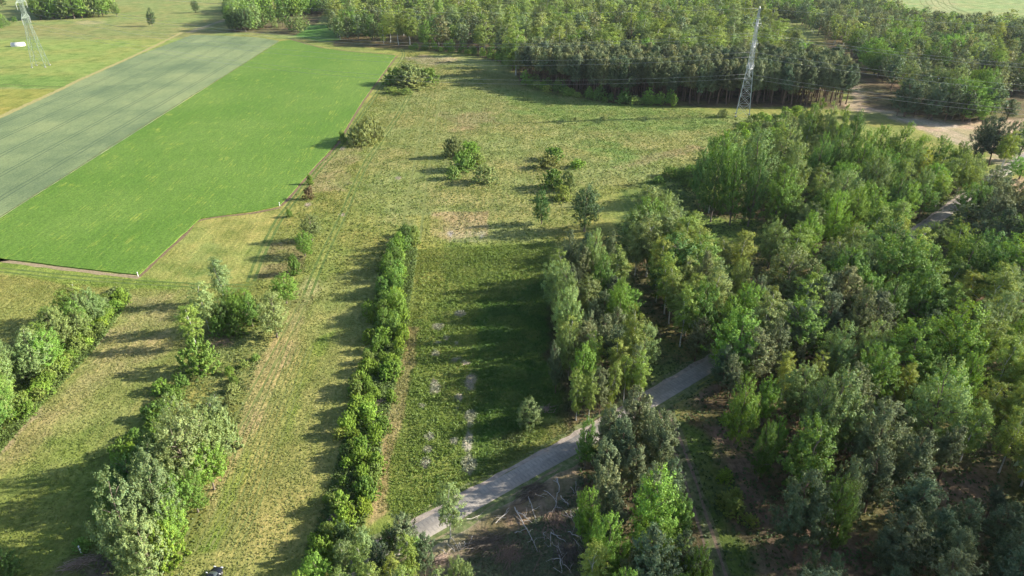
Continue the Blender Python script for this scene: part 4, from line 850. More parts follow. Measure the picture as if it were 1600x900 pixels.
def words(n):
    n = int(max(0, min(99, n)));
    return ONES[n] if n < 20 else TENS[n // 10] + ('-' + ONES[n % 10] if n % 10 else '')
near, far = [], []
CAP = {'birch': 280, 'broad': 280, 'pine': 280, 'bush': 280}
for kd in KNAME:
    L = sorted([t for t in TREES if t['kind'] == kd and t['vis']], key=lambda t: -t['size'])
    near += L[:CAP[kd]]; far += L[CAP[kd]:]
far += [t for t in TREES if not t['vis'] and -400 < t['px'] < 2000]
SIZEW = {'birch': ((13, 'tall'), (10, 'slim'), (0, 'young')), 'broad': ((13.5, 'large'), (9, 'broad'), (0, 'small')), 'pine': ((13, 'tall'), (10, 'rounded'), (0, 'young')), 'bush': ((3.2, 'large'), (2.2, 'rounded'), (0, 'low'))}
used = set(); rt = np.random.default_rng(5)
for t in near:
    if not t['label']:
        sw = next(w_ for lim, w_ in SIZEW[t['kind']] if t['h'] >= lim); kn = {'birch': 'birch', 'broad': 'leafy tree', 'pine': 'pine', 'bush': 'bush'}[t['kind']]
        px_, py_ = max(0, min(1599, t['px'])) / 16, max(0, min(899, t['py'])) / 9
        base = f"{sw} {t['cn']} {kn}, {words(round(px_))} percent across and {words(round(py_))} down the photo"
        alt = f"{sw} {t['cn']} {kn}, {words(int(px_))} percent across and {words(int(py_))} and a half down"
        if base in used and alt not in used: base = alt
        if base in used: base = f"{sw} {t['cn']} {kn}, {words(int(px_))} and a half percent across, {words(int(py_))} down the photo"
        t['label'] = base
    used.add(t['label'])
    pk_ = 'pinehi' if t['kind'] == 'pine' and t['stand'].startswith('the tall pine') else t['kind']
    v = PROTO[pk_][rt.integers(len(PROTO[pk_]))]; s = t['h'] / HREF[t['kind']]; wd = t['wide']
    r = thing(KNAME[t['kind']], t['label'], KCAT[t['kind']], (t['x'], t['y'], 0), rt.uniform(0, 6.28), ({'birch': 'birches', 'broad': 'leafy trees', 'pine': 'pines', 'bush': 'bushes'}[t['kind']] + (' of ' + t['stand'] if t['stand'] else ' standing alone')))
    r.scale = (s * wd, s * wd, s); r.rotation_euler[0] = rt.normal() * .03; r.rotation_euler[1] = rt.normal() * .03
    c = link('crown' if t['kind'] != 'bush' else 'foliage', v[0], r); c.color = (*t['col'], 1)
    link('trunk' if t['kind'] != 'bush' else 'stem', v[1], r)
print('TREES near', len(near), 'far', len(far), {k: sum(t['kind'] == k and t['vis'] for t in TREES) for k in KNAME})
# the far wood: one object
Vs, Fs, Cs, Ms, off = [], [], [], [], 0
for t in far:
    pk_ = 'pinehi' if t['kind'] == 'pine' and t['stand'].startswith('the tall pine') else t['kind']
    V, F, c, C = FARP[pk_][rt.integers(len(FARP[pk_]))]; s = t['h'] / HREF[t['kind']]; a = rt.uniform(0, 6.28); ca, sa = math.cos(a), math.sin(a); wd = t['wide'] * s
    W = np.empty_like(V); W[:, 0] = (V[:, 0] * ca - V[:, 1] * sa) * wd + t['x']; W[:, 1] = (V[:, 0] * sa + V[:, 1] * ca) * wd + t['y']; W[:, 2] = V[:, 2] * s
    Vs.append(W); Fs.append(F + off); Cs.append(c * np.array(t['col'])); Ms.append(np.zeros(len(F), int)); off += len(V)
    if t['kind'] != 'bush':
        r = .16 * s; T = np.array([(-r, -r, 0), (r, -r, 0), (r, r, 0), (-r, r, 0), (-r * .4, -r * .4, t['h'] * .85), (r * .4, -r * .4, t['h'] * .85), (r * .4, r * .4, t['h'] * .85), (-r * .4, r * .4, t['h'] * .85)]) + [t['x'], t['y'], 0]
        Vs.append(T); Fs.append(np.array([(0, 1, 5, 4), (1, 2, 6, 5), (2, 3, 7, 6), (3, 0, 4, 7)]) + off); Cs.append(np.full((8, 3), .3)); Ms.append(np.full(4, 1 if t['kind'] == 'birch' else 2)); off += 8
if far:
    fw = link('far_woodland', mesh('far_woodland', np.vstack(Vs), np.vstack(Fs), [M_LEAF_FAR, M_BIRCH, M_PINEBARK], np.concatenate(Ms), np.vstack(Cs)))
    tag(fw, 'distant mixed woodland merging into one mass at the back', 'woodland', kind='stuff')

# ------------------------------------------------------------------ herbs: tall grass tufts and weeds (uncountable)
def herbs(name, label, cat, poly, n, hgt, size, colfn, blades=4, seed=0, excl=(), clump=0.5, flat=.4, thr=0.0):
    rng = np.random.default_rng(seed); P = GP(poly); b0, b1 = P.min(0), P.max(0)
    m = int(n * 1.6) if len(P) > 3 else n
    # denser towards the viewer: the ground nearer the viewpoint shows larger
    c = rng.random((m * 3, 2)) * (b1 - b0) + b0
    c = c[inside(P, c[:, 0], c[:, 1])]
    for e in excl: c = c[~inside(GP(e), c[:, 0], c[:, 1])]
    c = c[linedist(ROADC, c[:, 0], c[:, 1]) > 3.0]
    for P_, gp, wd_ in TRACKS:
        dd = np.abs(linedist(P_, c[:, 0], c[:, 1]) - gp * .5); c = c[dd > wd_ * .6]
    if clump:
        dn = fbm(c[:, 0], c[:, 1], 4.0, seed + 5); c = c[dn > thr + clump * rng.random(len(c))]
    c = c[:n]; k = np.repeat(np.arange(len(c)), blades); d = sph(len(k), rng); d[:, 2] = abs(d[:, 2])
    hh = hgt * rng.uniform(.5, 1.2, len(c))[k]
    Pp = np.stack([c[k, 0] + d[:, 0] * hh * .6, c[k, 1] + d[:, 1] * hh * .6, hh * (.25 + .6 * d[:, 2])], 1)
    V, F = kites(Pp, d + np.array([0, 0, flat]) + rng.normal(size=d.shape) * .4, size * rng.uniform(.7, 1.3, len(k)), .6, rng)
    V[:, 2] = np.maximum(V[:, 2], .02)
    cc = colfn(c[:, 0], c[:, 1])[k] * rng.uniform(.8, 1.25, (len(k), 1)); cc = np.repeat(cc, 4, 0)
    o = link(name, mesh(name, V, F, [M_HERB], col=cc)); tag(o, label, cat, kind='stuff'); return o
def gcol(f=1.0, tint=(1, 1, 1)):
    return lambda x, y: paint(x, y) * f * np.array(tint) * np.array([.90, 1.0, .80])
def flatcol(c, j=.1): return lambda x, y: np.array(c) * (1 + j * (fbm(x, y, 3, 8)[:, None] - .5) * 2)
herbs('meadow_grass', 'rough tufted grass covering the open meadow', 'grass', [(640, 80), (800, 120), (1230, 200), (1100, 270), (930, 310), (850, 420), (640, 400), (480, 480), (400, 450), (440, 330), (600, 130)], 70000, .30, .40, gcol(1.0), 3, 1)
herbs('meadow_grass', 'grass tufts of the mown strips and the near left meadow', 'grass', [(-200, 420), (320, 445), (400, 440), (480, 470), (600, 400), (520, 820), (440, 1000), (-100, 1000), (-250, 800)], 60000, .16, .26, gcol(1.0), 3, 2)
herbs('meadow_tussocks', 'taller tussocks and low weeds dotted over the rough meadow', 'tussocks', [(640, 85), (800, 125), (1230, 195), (1100, 270), (930, 330), (850, 400), (660, 390), (540, 420), (440, 440), (420, 400), (500, 270), (600, 140)], 6000, .55, .42, lambda x, y: paint(x, y) * np.array([.60, .82, .55]) * (.8 + .5 * fbm(x, y, 6, 4)[:, None]), 7, 31, clump=.8, thr=.16)
herbs('meadow_tussocks', 'clumps of taller weeds in the overgrown plot beside the narrow strip', 'tussocks', [(660, 400), (860, 390), (890, 640), (800, 730), (690, 800), (640, 790), (640, 560)], 5000, .65, .34, lambda x, y: paint(x, y) * np.array([.75, .95, .7]) * (.7 + .7 * fbm(x, y, 6, 4)[:, None]), 7, 32, clump=.7, thr=.14)
herbs('weeds', 'leafy weeds covering the plot between the hedge and the strip of wood', 'weeds', [(650, 390), (860, 380), (880, 560), (900, 680), (650, 820), (590, 800), (630, 500)], 60000, .24, .22, gcol(1.0, (.95, 1.06, .9)), 3, 3, clump=.6, thr=.12)
herbs('undergrowth', 'low undergrowth and ferns on the floor of the woods', 'undergrowth', [(860, 430), (1100, 250), (1240, 228), (1400, 232), (1560, 270), (1600, 300), (1900, 400), (2000, 1100), (900, 1100), (905, 720), (900, 640)], 36000, .45, .42, flatcol((.075, .115, .04), .4), 5, 4, clump=.9, thr=.10)
herbs('hedge_bottom_growth', 'nettles and grass at the foot of the middle hedge', 'undergrowth', [(455, 930), (510, 780), (550, 640), (580, 540), (590, 440), (615, 370), (655, 370), (640, 480), (628, 560), (600, 680), (575, 800), (560, 850), (540, 930)], 9000, .6, .38, flatcol((.12, .175, .045), .4), 7, 5, clump=.35)
herbs('hedge_bottom_growth', 'weeds filling the left row of bushes and trees', 'undergrowth', [(120, 900), (160, 790), (240, 640), (300, 560), (330, 480), (400, 460), (440, 500), (400, 580), (350, 740), (280, 900)], 3000, .3, .32, flatcol((.15, .19, .06), .5), 6, 6, clump=.9, thr=.1)
herbs('hedge_bottom_growth', 'bright weeds along the far left hedge row', 'undergrowth', [(-60, 780), (30, 600), (100, 480), (200, 452), (206, 465), (150, 545), (60, 640), (-20, 730)], 7000, .6, .38, flatcol((.13, .185, .045), .4), 7, 7, clump=.4)
herbs('green_brush', 'dark green pine twigs strewn over the clearing floor', 'brushwood', [(690, 900), (770, 850), (860, 800), (910, 740), (925, 850), (940, 1000), (690, 1000)], 5200, .25, .42, flatcol((.15, .17, .09), .4), 5, 8, clump=.9, thr=.05)

# ------------------------------------------------------------------ dead wood
M_DEAD = simple('bleached_birch_wood', (0.45, 0.41, 0.37), 0.8, var=0.3, scale=5)
M_DEADBR = simple('barked_pine_wood', (0.22, 0.15, 0.105), 0.85, var=0.3, scale=4)
def Z6(x, y): return G(740 + x / 5, 720 + y / 5)
LOGS = [([(650, 145), (672, 250), (645, 300), (628, 410)], .13, 5, 'forked white trunk with stubby branches nearest the road in the clearing'), ([(425, 272), (450, 350), (490, 490)], .10, 3, 'straight white trunk lying between two others mid-clearing'),
        ([(320, 370), (385, 490), (430, 570), (505, 725)], .11, 6, 'longest crooked white trunk lying across the clearing'), ([(330, 390), (370, 430), (470, 500)], .12, 3, 'white limb crossing the head of the longest trunk'),
        ([(480, 275), (590, 275)], .07, 0, 'short grey pole lying level near the road side of the clearing'), ([(550, 235), (630, 290)], .07, 1, 'short pale pole pointing at the forked trunk'),
        ([(675, 300), (710, 325), (740, 365)], .10, 3, 'short branchy white piece just below the forked trunk'), ([(640, 370), (715, 390)], .07, 0, 'thin pale pole crossing the foot of the forked trunk'),
        ([(725, 410), (790, 490)], .08, 4, 'splintered white branch at the edge of the green trees'), ([(760, 440), (812, 470)], .07, 2, 'short white splinter beside the splintered branch'),
        ([(610, 570), (660, 610), (735, 655)], .10, 1, 'upper of two white poles meeting in a point low in the clearing'), ([(605, 575), (600, 690)], .07, 1, 'steep thin pole leaning from the meeting point of the white poles'),
        ([(735, 570), (790, 585), (840, 625)], .08, 2, 'curved white branch at the far side low in the clearing'), ([(765, 600), (800, 650), (855, 705)], .06, 0, 'thin grey stem below the curved white branch'),
        ([(610, 645), (690, 720)], .05, 1, 'thin dark pole below the two meeting poles'), ([(630, 775), (705, 780)], .10, 2, 'level white log of the lowest heap in the clearing'),
        ([(665, 750), (680, 810), (690, 880)], .10, 2, 'upright white log of the lowest heap in the clearing'), ([(688, 790), (730, 830), (765, 885)], .08, 1, 'slanting white log of the lowest heap in the clearing'),
        ([(708, 733), (680, 765)], .10, 0, 'short thick white log above the lowest heap'), ([(280, 380), (235, 430), (190, 490)], .05, 1, 'thin grey stem lying on the red earth by the road'),
        ([(800, 180), (798, 250)], .06, 0, 'short pale stick beside the wood triangle nearest the road'), ([(755, 225), (805, 272)], .06, 1, 'slanting pale stick beside the wood triangle nearest the road'), ([(330, 575), (385, 570)], .07, 0, 'small level log left of the longest trunk'),
        ([(560, 560), (545, 640)], .05, 2, 'small dull stick left of the two meeting poles')]
def log(pts, r, nb, label, mat, world=False, bend=.1, seed=0):
    rng = np.random.default_rng(seed); P = [Z6(*p) for p in pts] if not world else pts
    x0, y0 = P[0]; pts3 = []
    for a, b in zip(P[:-1], P[1:]):
        for t in (0, .33, .66): pts3.append((a[0] + (b[0] - a[0]) * t - x0 + rng.normal() * bend, a[1] + (b[1] - a[1]) * t - y0 + rng.normal() * bend, r + .12 + abs(rng.normal()) * .18))
    pts3.append((P[-1][0] - x0, P[-1][1] - y0, r)); pts3 = np.array(pts3); n = len(pts3)
    r = r * .72; o = thing('fallen_trunk', label, 'fallen trunk', (x0, y0, 0), 0, 'dead wood in the clearing')
    V, F = tube(pts3, [r * (1.15 - .75 * i / (n - 1)) for i in range(n)], 7); link('stem', pymesh('stem', V, F, [mat]), o)
    for k in range(nb + 1):
        i = rng.integers(1, n); s = pts3[i]; a = rng.uniform(0, 6.28); L = rng.uniform(.7, 1.9)
        e = s + np.array([math.cos(a) * L, math.sin(a) * L, rng.uniform(.0, .5)]); m = (s + e) / 2 + rng.normal(size=3) * .12
        V, F = tube([s, m, e], [r * .55, r * .4, .02], 5); link('branch', pymesh('branch', V, F, [mat]), o)
for i, (p, r, nb, lb) in enumerate(LOGS): log(p, r, nb, lb, M_DEAD, seed=i)
log([(235, 805), (300, 775), (380, 750), (460, 725)], .10, 2, 'reddish pine branch lying along the bottom of the clearing', M_DEADBR, seed=90)
log([(465, 890), (500, 810), (550, 740)], .09, 2, 'brown crooked branch rising beside the reddish pine branch', M_DEADBR, seed=91)
for i, (a, b, lb) in enumerate([((706, 842), (717, 862), 'first bleached pole beyond the foot of the slender birch'), ((718, 849), (720, 861), 'second bleached pole beyond the foot of the slender birch'), ((727, 847), (725, 858), 'third bleached pole beyond the foot of the slender birch'),
                                ((739, 840), (731, 856), 'last and longest bleached pole in the row by the slender birch'), ((699, 852), (711, 863), 'short pole crossing below the bleached row'), ((690, 858), (700, 870), 'short pole lying below the slender birch'), ((729, 815), (748, 806), 'pale pole lying along the road edge'),
                                ((776, 818), (796, 797), 'thin pale stem on the red earth beside the road')]):
    log([G(*a), G(*b)], .08, 1, lb, M_DEAD, world=True, seed=120 + i)
def brushpile(px, py, L, Wd, Hh, n, label, mat, ang=0.4):
    x0, y0 = G(px, py); rng = np.random.default_rng(int(px)); parts = []
    for i in range(n):
        c = np.array([rng.normal() * L * .33, rng.normal() * Wd * .33, 0]); c[2] = Hh * max(.08, 1 - (c[0] / L) ** 2 * 2 - (c[1] / Wd) ** 2 * 2) * rng.random() + .1
        a = rng.normal() * .45; d = np.array([math.cos(a), math.sin(a), rng.normal() * .15]) * rng.uniform(.5, 1.5); parts.append(tube([c - d, c + rng.normal(size=3) * .08, c + d], [.05, .04, .015], 4))
    V, F = joinT(parts); V[:, 2] = np.maximum(V[:, 2], .02)
    o = link('brush_pile', pymesh('brush_pile', V, F, [mat])); o.location = (x0, y0, 0); o.rotation_euler = (0, 0, ang)
    tag(o, label, 'brush pile', 'heaps of cut branches')
brushpile(535, 810, 2.9, 1.9, 1.3, 150, 'pinkish brown heap of cut branches at the near end of the middle hedge', M_TWIG)
brushpile(590, 630, 1.8, 1.1, .6, 60, 'small grey heap of twigs halfway along the middle hedge', M_TWIG)
brushpile(125, 880, 3.0, 1.6, .5, 70, 'low scattered heap of brown twigs in the lower left corner', M_TWIG)
brushpile(690, 875, 2.0, 1.2, .5, 60, 'small tangle of sticks below the end of the concrete road', M_TWIG)
brushpile(795, 865, 4.0, 3.4, .5, 130, 'wide low scatter of brown twigs left of the longest fallen trunk', M_DEADBR, 1.1)
brushpile(870, 810, 4.4, 3.4, .45, 130, 'wide low scatter of brown twigs among the white fallen trunks', M_DEADBR, 2.0)
M_BRASH = simple('dull_brash', (0.15, 0.12, 0.09), 0.9, var=0.4, scale=2)
brushpile(830, 770, 3.6, 2.4, .6, 170, 'tangled dull brash between the forked white trunk and the road', M_BRASH, 0.7)
brushpile(885, 865, 3.2, 3.0, .6, 170, 'tangled dull brash under the curved white branch', M_BRASH, 1.6)
brushpile(760, 850, 4.0, 2.6, .6, 170, 'tangled dull brash on the red earth beside the slender birch', M_BRASH, 0.3)
brushpile(850, 640, 3.4, 1.5, .4, 70, 'grey tangle of fallen twigs at the foot of the narrow strip of wood', M_TWIG, 0.2)

# ------------------------------------------------------------------ pylons and wires
M_STEEL = simple('galvanised_steel', (0.50, 0.52, 0.52), 0.45, 0.35, var=0.12, scale=1)
M_STEELG = simple('pale_green_steel', (0.27, 0.33, 0.27), 0.6, 0.1, var=0.12, scale=1)
M_GLASSI = simple('pale_insulator', (0.62, 0.64, 0.64), 0.3)
M_WIRE = simple('aluminium_wire', (0.42, 0.42, 0.42), 0.5, 0.4)
M_CONC = simple('concrete', (0.35, 0.34, 0.32), 0.9, var=0.15, scale=2)
def bar(a, b, r=.07):
    a, b = np.array(a, float), np.array(b, float); d = b - a; d /= max(np.linalg.norm(d), 1e-6); u = np.cross(d, [0, 0, 1] if abs(d[2]) < .9 else [1, 0, 0]); u /= np.linalg.norm(u); v = np.cross(d, u)
    V = np.array([p + (u * i + v * j) * r for p in (a, b) for i, j in ((-1, -1), (1, -1), (1, 1), (-1, 1))])
    return V, [(0, 1, 5, 4), (1, 2, 6, 5), (2, 3, 7, 6), (3, 0, 4, 7), (3, 2, 1, 0), (4, 5, 6, 7)]
def pylon(loc, hgt, rz, label, mat, baseW, arms):
    o = thing('pylon', label, 'pylon', (loc[0], loc[1], 0), rz, 'high-voltage pylons')
    waist = hgt * .52; wW = baseW * .36; tW = .55
    def half(z): return (baseW + (wW - baseW) * z / waist if z < waist else wW + (tW - wW) * (z - waist) / (hgt - waist)) * .5
    lv = [0]; 
    while lv[-1] < hgt - 2.2: lv.append(lv[-1] + max(1.6, half(lv[-1]) * 1.7))
    lv.append(hgt - .8)
    cor = [(-1, -1), (1, -1), (1, 1), (-1, 1)]
    for cx, cy_ in cor:
        link('leg', pymesh('leg', *joinT([bar((cx * half(a), cy_ * half(a), a), (cx * half(b), cy_ * half(b), b), .10) for a, b in zip(lv[:-1], lv[1:])]), [mat], False), o)
        f = bar((cx * half(0), cy_ * half(0), -.2), (cx * half(0), cy_ * half(0), .5), .45); link('footing', pymesh('footing', *f, [M_CONC], False), o)
    P = []
    for a, b in zip(lv[:-1], lv[1:]):
        for i in range(4):
            c1, c2 = cor[i], cor[(i + 1) % 4]; A1 = (c1[0] * half(a), c1[1] * half(a), a); B2 = (c2[0] * half(b), c2[1] * half(b), b); A2 = (c2[0] * half(a), c2[1] * half(a), a); B1 = (c1[0] * half(b), c1[1] * half(b), b)
            P += [bar(A1, B2, .05), bar(A2, B1, .05), bar(B1, B2, .05)]
    link('bracing', pymesh('bracing', *joinT(P), [mat], False), o)
    att = []
    for z, L in arms:
        for s in (-1, 1):
            P = []; h0 = half(z); tip = np.array([0, s * L, z + .1]); n = 4
            for sx in (-1, 1):
                lo = np.array([sx * h0, s * h0, z]); up = np.array([sx * half(z + 2), s * half(z + 2), z + 2.0])
                P += [bar(lo, tip, .10), bar(up, tip, .10)]
                for k in range(1, n):
                    t = k / n; P += [bar(lo + (tip - lo) * t, up + (tip - up) * t, .05), bar(lo + (tip - lo) * (t - 1 / n), up + (tip - up) * t, .05)]
            for k in range(0, n):
                t = k / n; lo = lambda sx, t: np.array([sx * h0, s * h0, z]) + (tip - np.array([sx * h0, s * h0, z])) * t
                P += [bar(lo(-1, t), lo(1, t), .05), bar(lo(-1, t), lo(1, min(1, t + 1 / n)), .05)]
            link('crossarm', pymesh('crossarm', *joinT(P), [mat], False), o)
            ins = []
            for k in range(9): ins.append(tube([(0, s * (L - .1), z - .2 - k * .40), (0, s * (L - .1), z - .42 - k * .40)], [.20, .12], 8))
            ins.append(bar((0, s * (L - .1), z + .1), (0, s * (L - .1), z - 4.0), .06)); link('insulator', pymesh('insulator', *joinT(ins), [M_GLASSI], False), o)
            att.append((0, s * (L - .1), z - 4.0))
    for z, L in arms:
        P = []; e = 1.9
        for sx, sy in ((-1, 0), (0, -1), (1, 0), (0, 1)):
            q = (sx * e, sy * e, z + .8); q2 = (sy * e, -sx * e, z + .8); P += [bar(q, (0, 0, z - 3.6), .08), bar(q, (0, 0, min(hgt, z + 5.2)), .08), bar(q, q2, .07)]
            for f_ in (.33, .66): P.append(bar([q[0] * f_, q[1] * f_, z - 3.6 + 4.4 * f_], [q2[0] * f_, q2[1] * f_, z - 3.6 + 4.4 * f_], .05)); P.append(bar([q[0] * f_, q[1] * f_, z + 5.2 - 4.4 * f_ if z + 5.2 < hgt else hgt - (hgt - z - .8) * f_], [q2[0] * f_, q2[1] * f_, z + 5.2 - 4.4 * f_ if z + 5.2 < hgt else hgt - (hgt - z - .8) * f_], .05))
        link('arm_cage', pymesh('arm_cage', *joinT(P), [mat], False), o)
    att.append((0, 0, hgt - .8)); pk = [bar((c[0] * half(hgt - .8), c[1] * half(hgt - .8), hgt - .8), (0, 0, hgt), .06) for c in cor]
    link('peak', pymesh('peak', *joinT(pk), [mat], False), o)
    ca, sa = math.cos(rz), math.sin(rz)
    return [np.array([loc[0] + a[0] * ca - a[1] * sa, loc[1] + a[0] * sa + a[1] * ca, a[2]]) for a in att]
pL, pR = np.array(G(64, 104)), np.array(G(1160, 181)); dv = pR - pL; dv /= np.hypot(*dv); RZ = math.atan2(dv[1], dv[0])
pN = pR + dv * 330 + np.array([0, -10]); pP = pL - dv * 350
hR = hsolve(1160, 181, 10)
aR = pylon(pR, hR, RZ, 'tall lattice pylon rising in front of the pine block', M_STEEL, 6.4, [(hR * .46, 5.2), (hR * .66, 7.2), (hR * .84, 5.0)])
hL = hR * 1.0
zL = hsolve(64, 104, 27)
aL = pylon(pL, hL, RZ + .5, 'pale green lattice pylon in the far left meadow beside the white shelter', M_STEELG, 8.0, [(zL, 6.0), (zL + hL * .18, 7.5), (zL + hL * .34, 5.2)])
def offs(base, ref, d): return [np.array([base[0], base[1], a[2]]) + np.array([a[0] - ref[0], a[1] - ref[1], 0]) for a in d]
aN, aP = offs(pN, pR, aR), offs(pP, pL, aL)
SPANN = ['lower near', 'lower far', 'middle near', 'middle far', 'upper near', 'upper far', 'topmost']
for which, (A, B, sag, nm) in enumerate([(aL, aR, 15, 'stretched between the two pylons'), (aR, aN, 9, 'running past the sand from the tall pylon')]):
    for i in range(7):
        a, b = A[i], B[i]; sg = sag * (.5 if i == 6 else 1); n = 40; t = np.linspace(0, 1, n)[:, None]; P = a + (b - a) * t; P[:, 2] -= (4 * sg * t * (1 - t)).ravel()
        V, F = tube(P - a, [.04] * n, 4); o = link('power_line', pymesh('power_line', V, F, [M_WIRE])); o.location = a
        tag(o, f'{SPANN[i]} power line {nm}', 'power line', 'power lines')

# ------------------------------------------------------------------ unseen cloud added to shade the near right ground, and the air
def volmat(name, dens, col, aniso=0.3):
    m, nt, n, o = newmat(name); v = n.new('ShaderNodeVolumePrincipled'); v.inputs['Density'].default_value = dens; v.inputs['Color'].default_value = (*col, 1); v.inputs['Anisotropy'].default_value = aniso
    nt.links.new(v.outputs[0], o.inputs['Volume']); return m
M_SHADE_CLOUD = volmat('shade_cloud_vapour', 0.011, (1, 1, 1), 0.6)
def blob(name, c, r, seed):
    bm_ = bmesh.new(); bmesh.ops.create_icosphere(bm_, subdivisions=5, radius=1.0)
    me = bpy.data.meshes.new(name); bm_.to_mesh(me); bm_.free(); n = len(me.vertices); v = np.empty(n * 3, np.float32); me.vertices.foreach_get('co', v); v = v.reshape(-1, 3)
    k = .72 + .55 * (fbm(v[:, 0] * 3 + v[:, 2] * 2 + seed, v[:, 1] * 3 - v[:, 2] * 2, 1.0, seed) ) ; v = v * k[:, None] * np.array(r)
    me.vertices.foreach_set('co', v.ravel().astype(np.float32)); me.materials.append(M_SHADE_CLOUD); me.update()
    o = link(name, me); o.location = c; tag(o, kind='structure')
import bmesh
CH = 270.0; CT = CH / math.tan(SUN_EL)
for i, (sx, sy, rx, ry, rz_) in enumerate([(66, 56, 66, 22, 38), (130, 56, 70, 30, 40), (0, 42, 52, 18, 32)]):
    blob('unseen_shade_cloud', (sx + CT * math.cos(SUN_AZ), sy + CT * math.sin(SUN_AZ), CH), (rx, ry, rz_), 3 + i)
HAZE = 0.000035
if HAZE:
    hv, hf = box0 = (np.array([(x, y, z) for z in (-1.5, 96) for x, y in ((-1500, -300), (1500, -300), (1500, 1900), (-1500, 1900))]), [(0, 1, 5, 4), (1, 2, 6, 5), (2, 3, 7, 6), (3, 0, 4, 7), (3, 2, 1, 0), (4, 5, 6, 7)])
    tag(link('haze', pymesh('haze', hv, hf, [volmat('air', HAZE, (0.80, 0.88, 1.0), 0.2)], False)), kind='stuff')

# ------------------------------------------------------------------ small things
def box(c, s, bev=0):
    x, y, z = c; a, b, h = s[0] / 2, s[1] / 2, s[2] / 2
    V = np.array([(x + i * a, y + j * b, z + k * h) for k in (-1, 1) for i, j in ((-1, -1), (1, -1), (1, 1), (-1, 1))])
    return V, [(0, 1, 5, 4), (1, 2, 6, 5), (2, 3, 7, 6), (3, 0, 4, 7), (3, 2, 1, 0), (4, 5, 6, 7)]
M_WHITE = simple('white_plaster', (0.78, 0.77, 0.75), 0.8, var=.05); M_DARK = simple('dark_opening', (0.03, 0.03, 0.035), .6)
M_ROOFD = simple('dark_sheet_roof', (0.10, 0.10, 0.12), .5, var=.1); M_ROOFL = simple('pale_sheet_roof', (0.62, 0.64, 0.70), .4, .2)
M_TARP = simple('white_tarpaulin', (0.60, 0.58, 0.55), .5, var=.06, scale=1)
M_WIN = simple('window_glass', (0.05, 0.06, 0.08), .1)
# white half-round shelter in the left meadow
x0, y0 = G(29, 72); sh = thing('field_shelter', 'white half-round tarpaulin shelter standing in the far left meadow', 'shelter', (x0, y0, 0), math.radians(18))
L_, r_ = 8.8, 2.6; n = 14; V = [(sx * L_ / 2, r_ * math.cos(math.pi * i / n), r_ * 1.05 * math.sin(math.pi * i / n)) for sx in (-1, 1) for i in range(n + 1)]
V += [(v[0], v[1] * .94, v[2] * .94) for v in V]; m_ = n + 1
F = [(i, i + 1, m_ + i + 1, m_ + i) for i in range(n)] + [(2 * m_ + i, 3 * m_ + i, 3 * m_ + i + 1, 2 * m_ + i + 1) for i in range(n)] + [(i, 2 * m_ + i, 2 * m_ + i + 1, i + 1) for i in range(n)] + [(m_ + i, m_ + i + 1, 3 * m_ + i + 1, 3 * m_ + i) for i in range(n)]
link('tarpaulin', pymesh('tarpaulin', V, F, [M_TARP]), sh)
F = [tuple([0 + i for i in range(n + 1)])]; Vb = [(L_ / 2 - .3, v[1] * .93, v[2] * .93) for v in V[:m_]]
link('end_wall', pymesh('end_wall', Vb, F, [M_TARP], False), sh)
Vb = [(-L_ / 2 + .8, v[1] * .93, v[2] * .93) for v in V[:m_]]; link('opening_shade', pymesh('opening_shade', Vb, F, [M_DARK], False), sh)  # dark sheet painted as the shade inside the open end
for k in range(4):
    xx = -L_ / 2 + .4 + k * (L_ - .8) / 3; link('hoop', pymesh('hoop', *tube([(xx, (r_ + .04) * math.cos(math.pi * i / n), (r_ + .04) * 1.05 * math.sin(math.pi * i / n)) for i in range(n + 1)], [.06] * (n + 1), 5), [M_STEEL]), sh)
link('feeder', pymesh('feeder', *joinT([box((-L_ / 2 - .2, 1.2, .5), (.9, 1.6, 1.0)), box((-L_ / 2 - .2, 1.2, 1.03), (1.1, 1.8, .06))]), [M_DARK], False), sh)
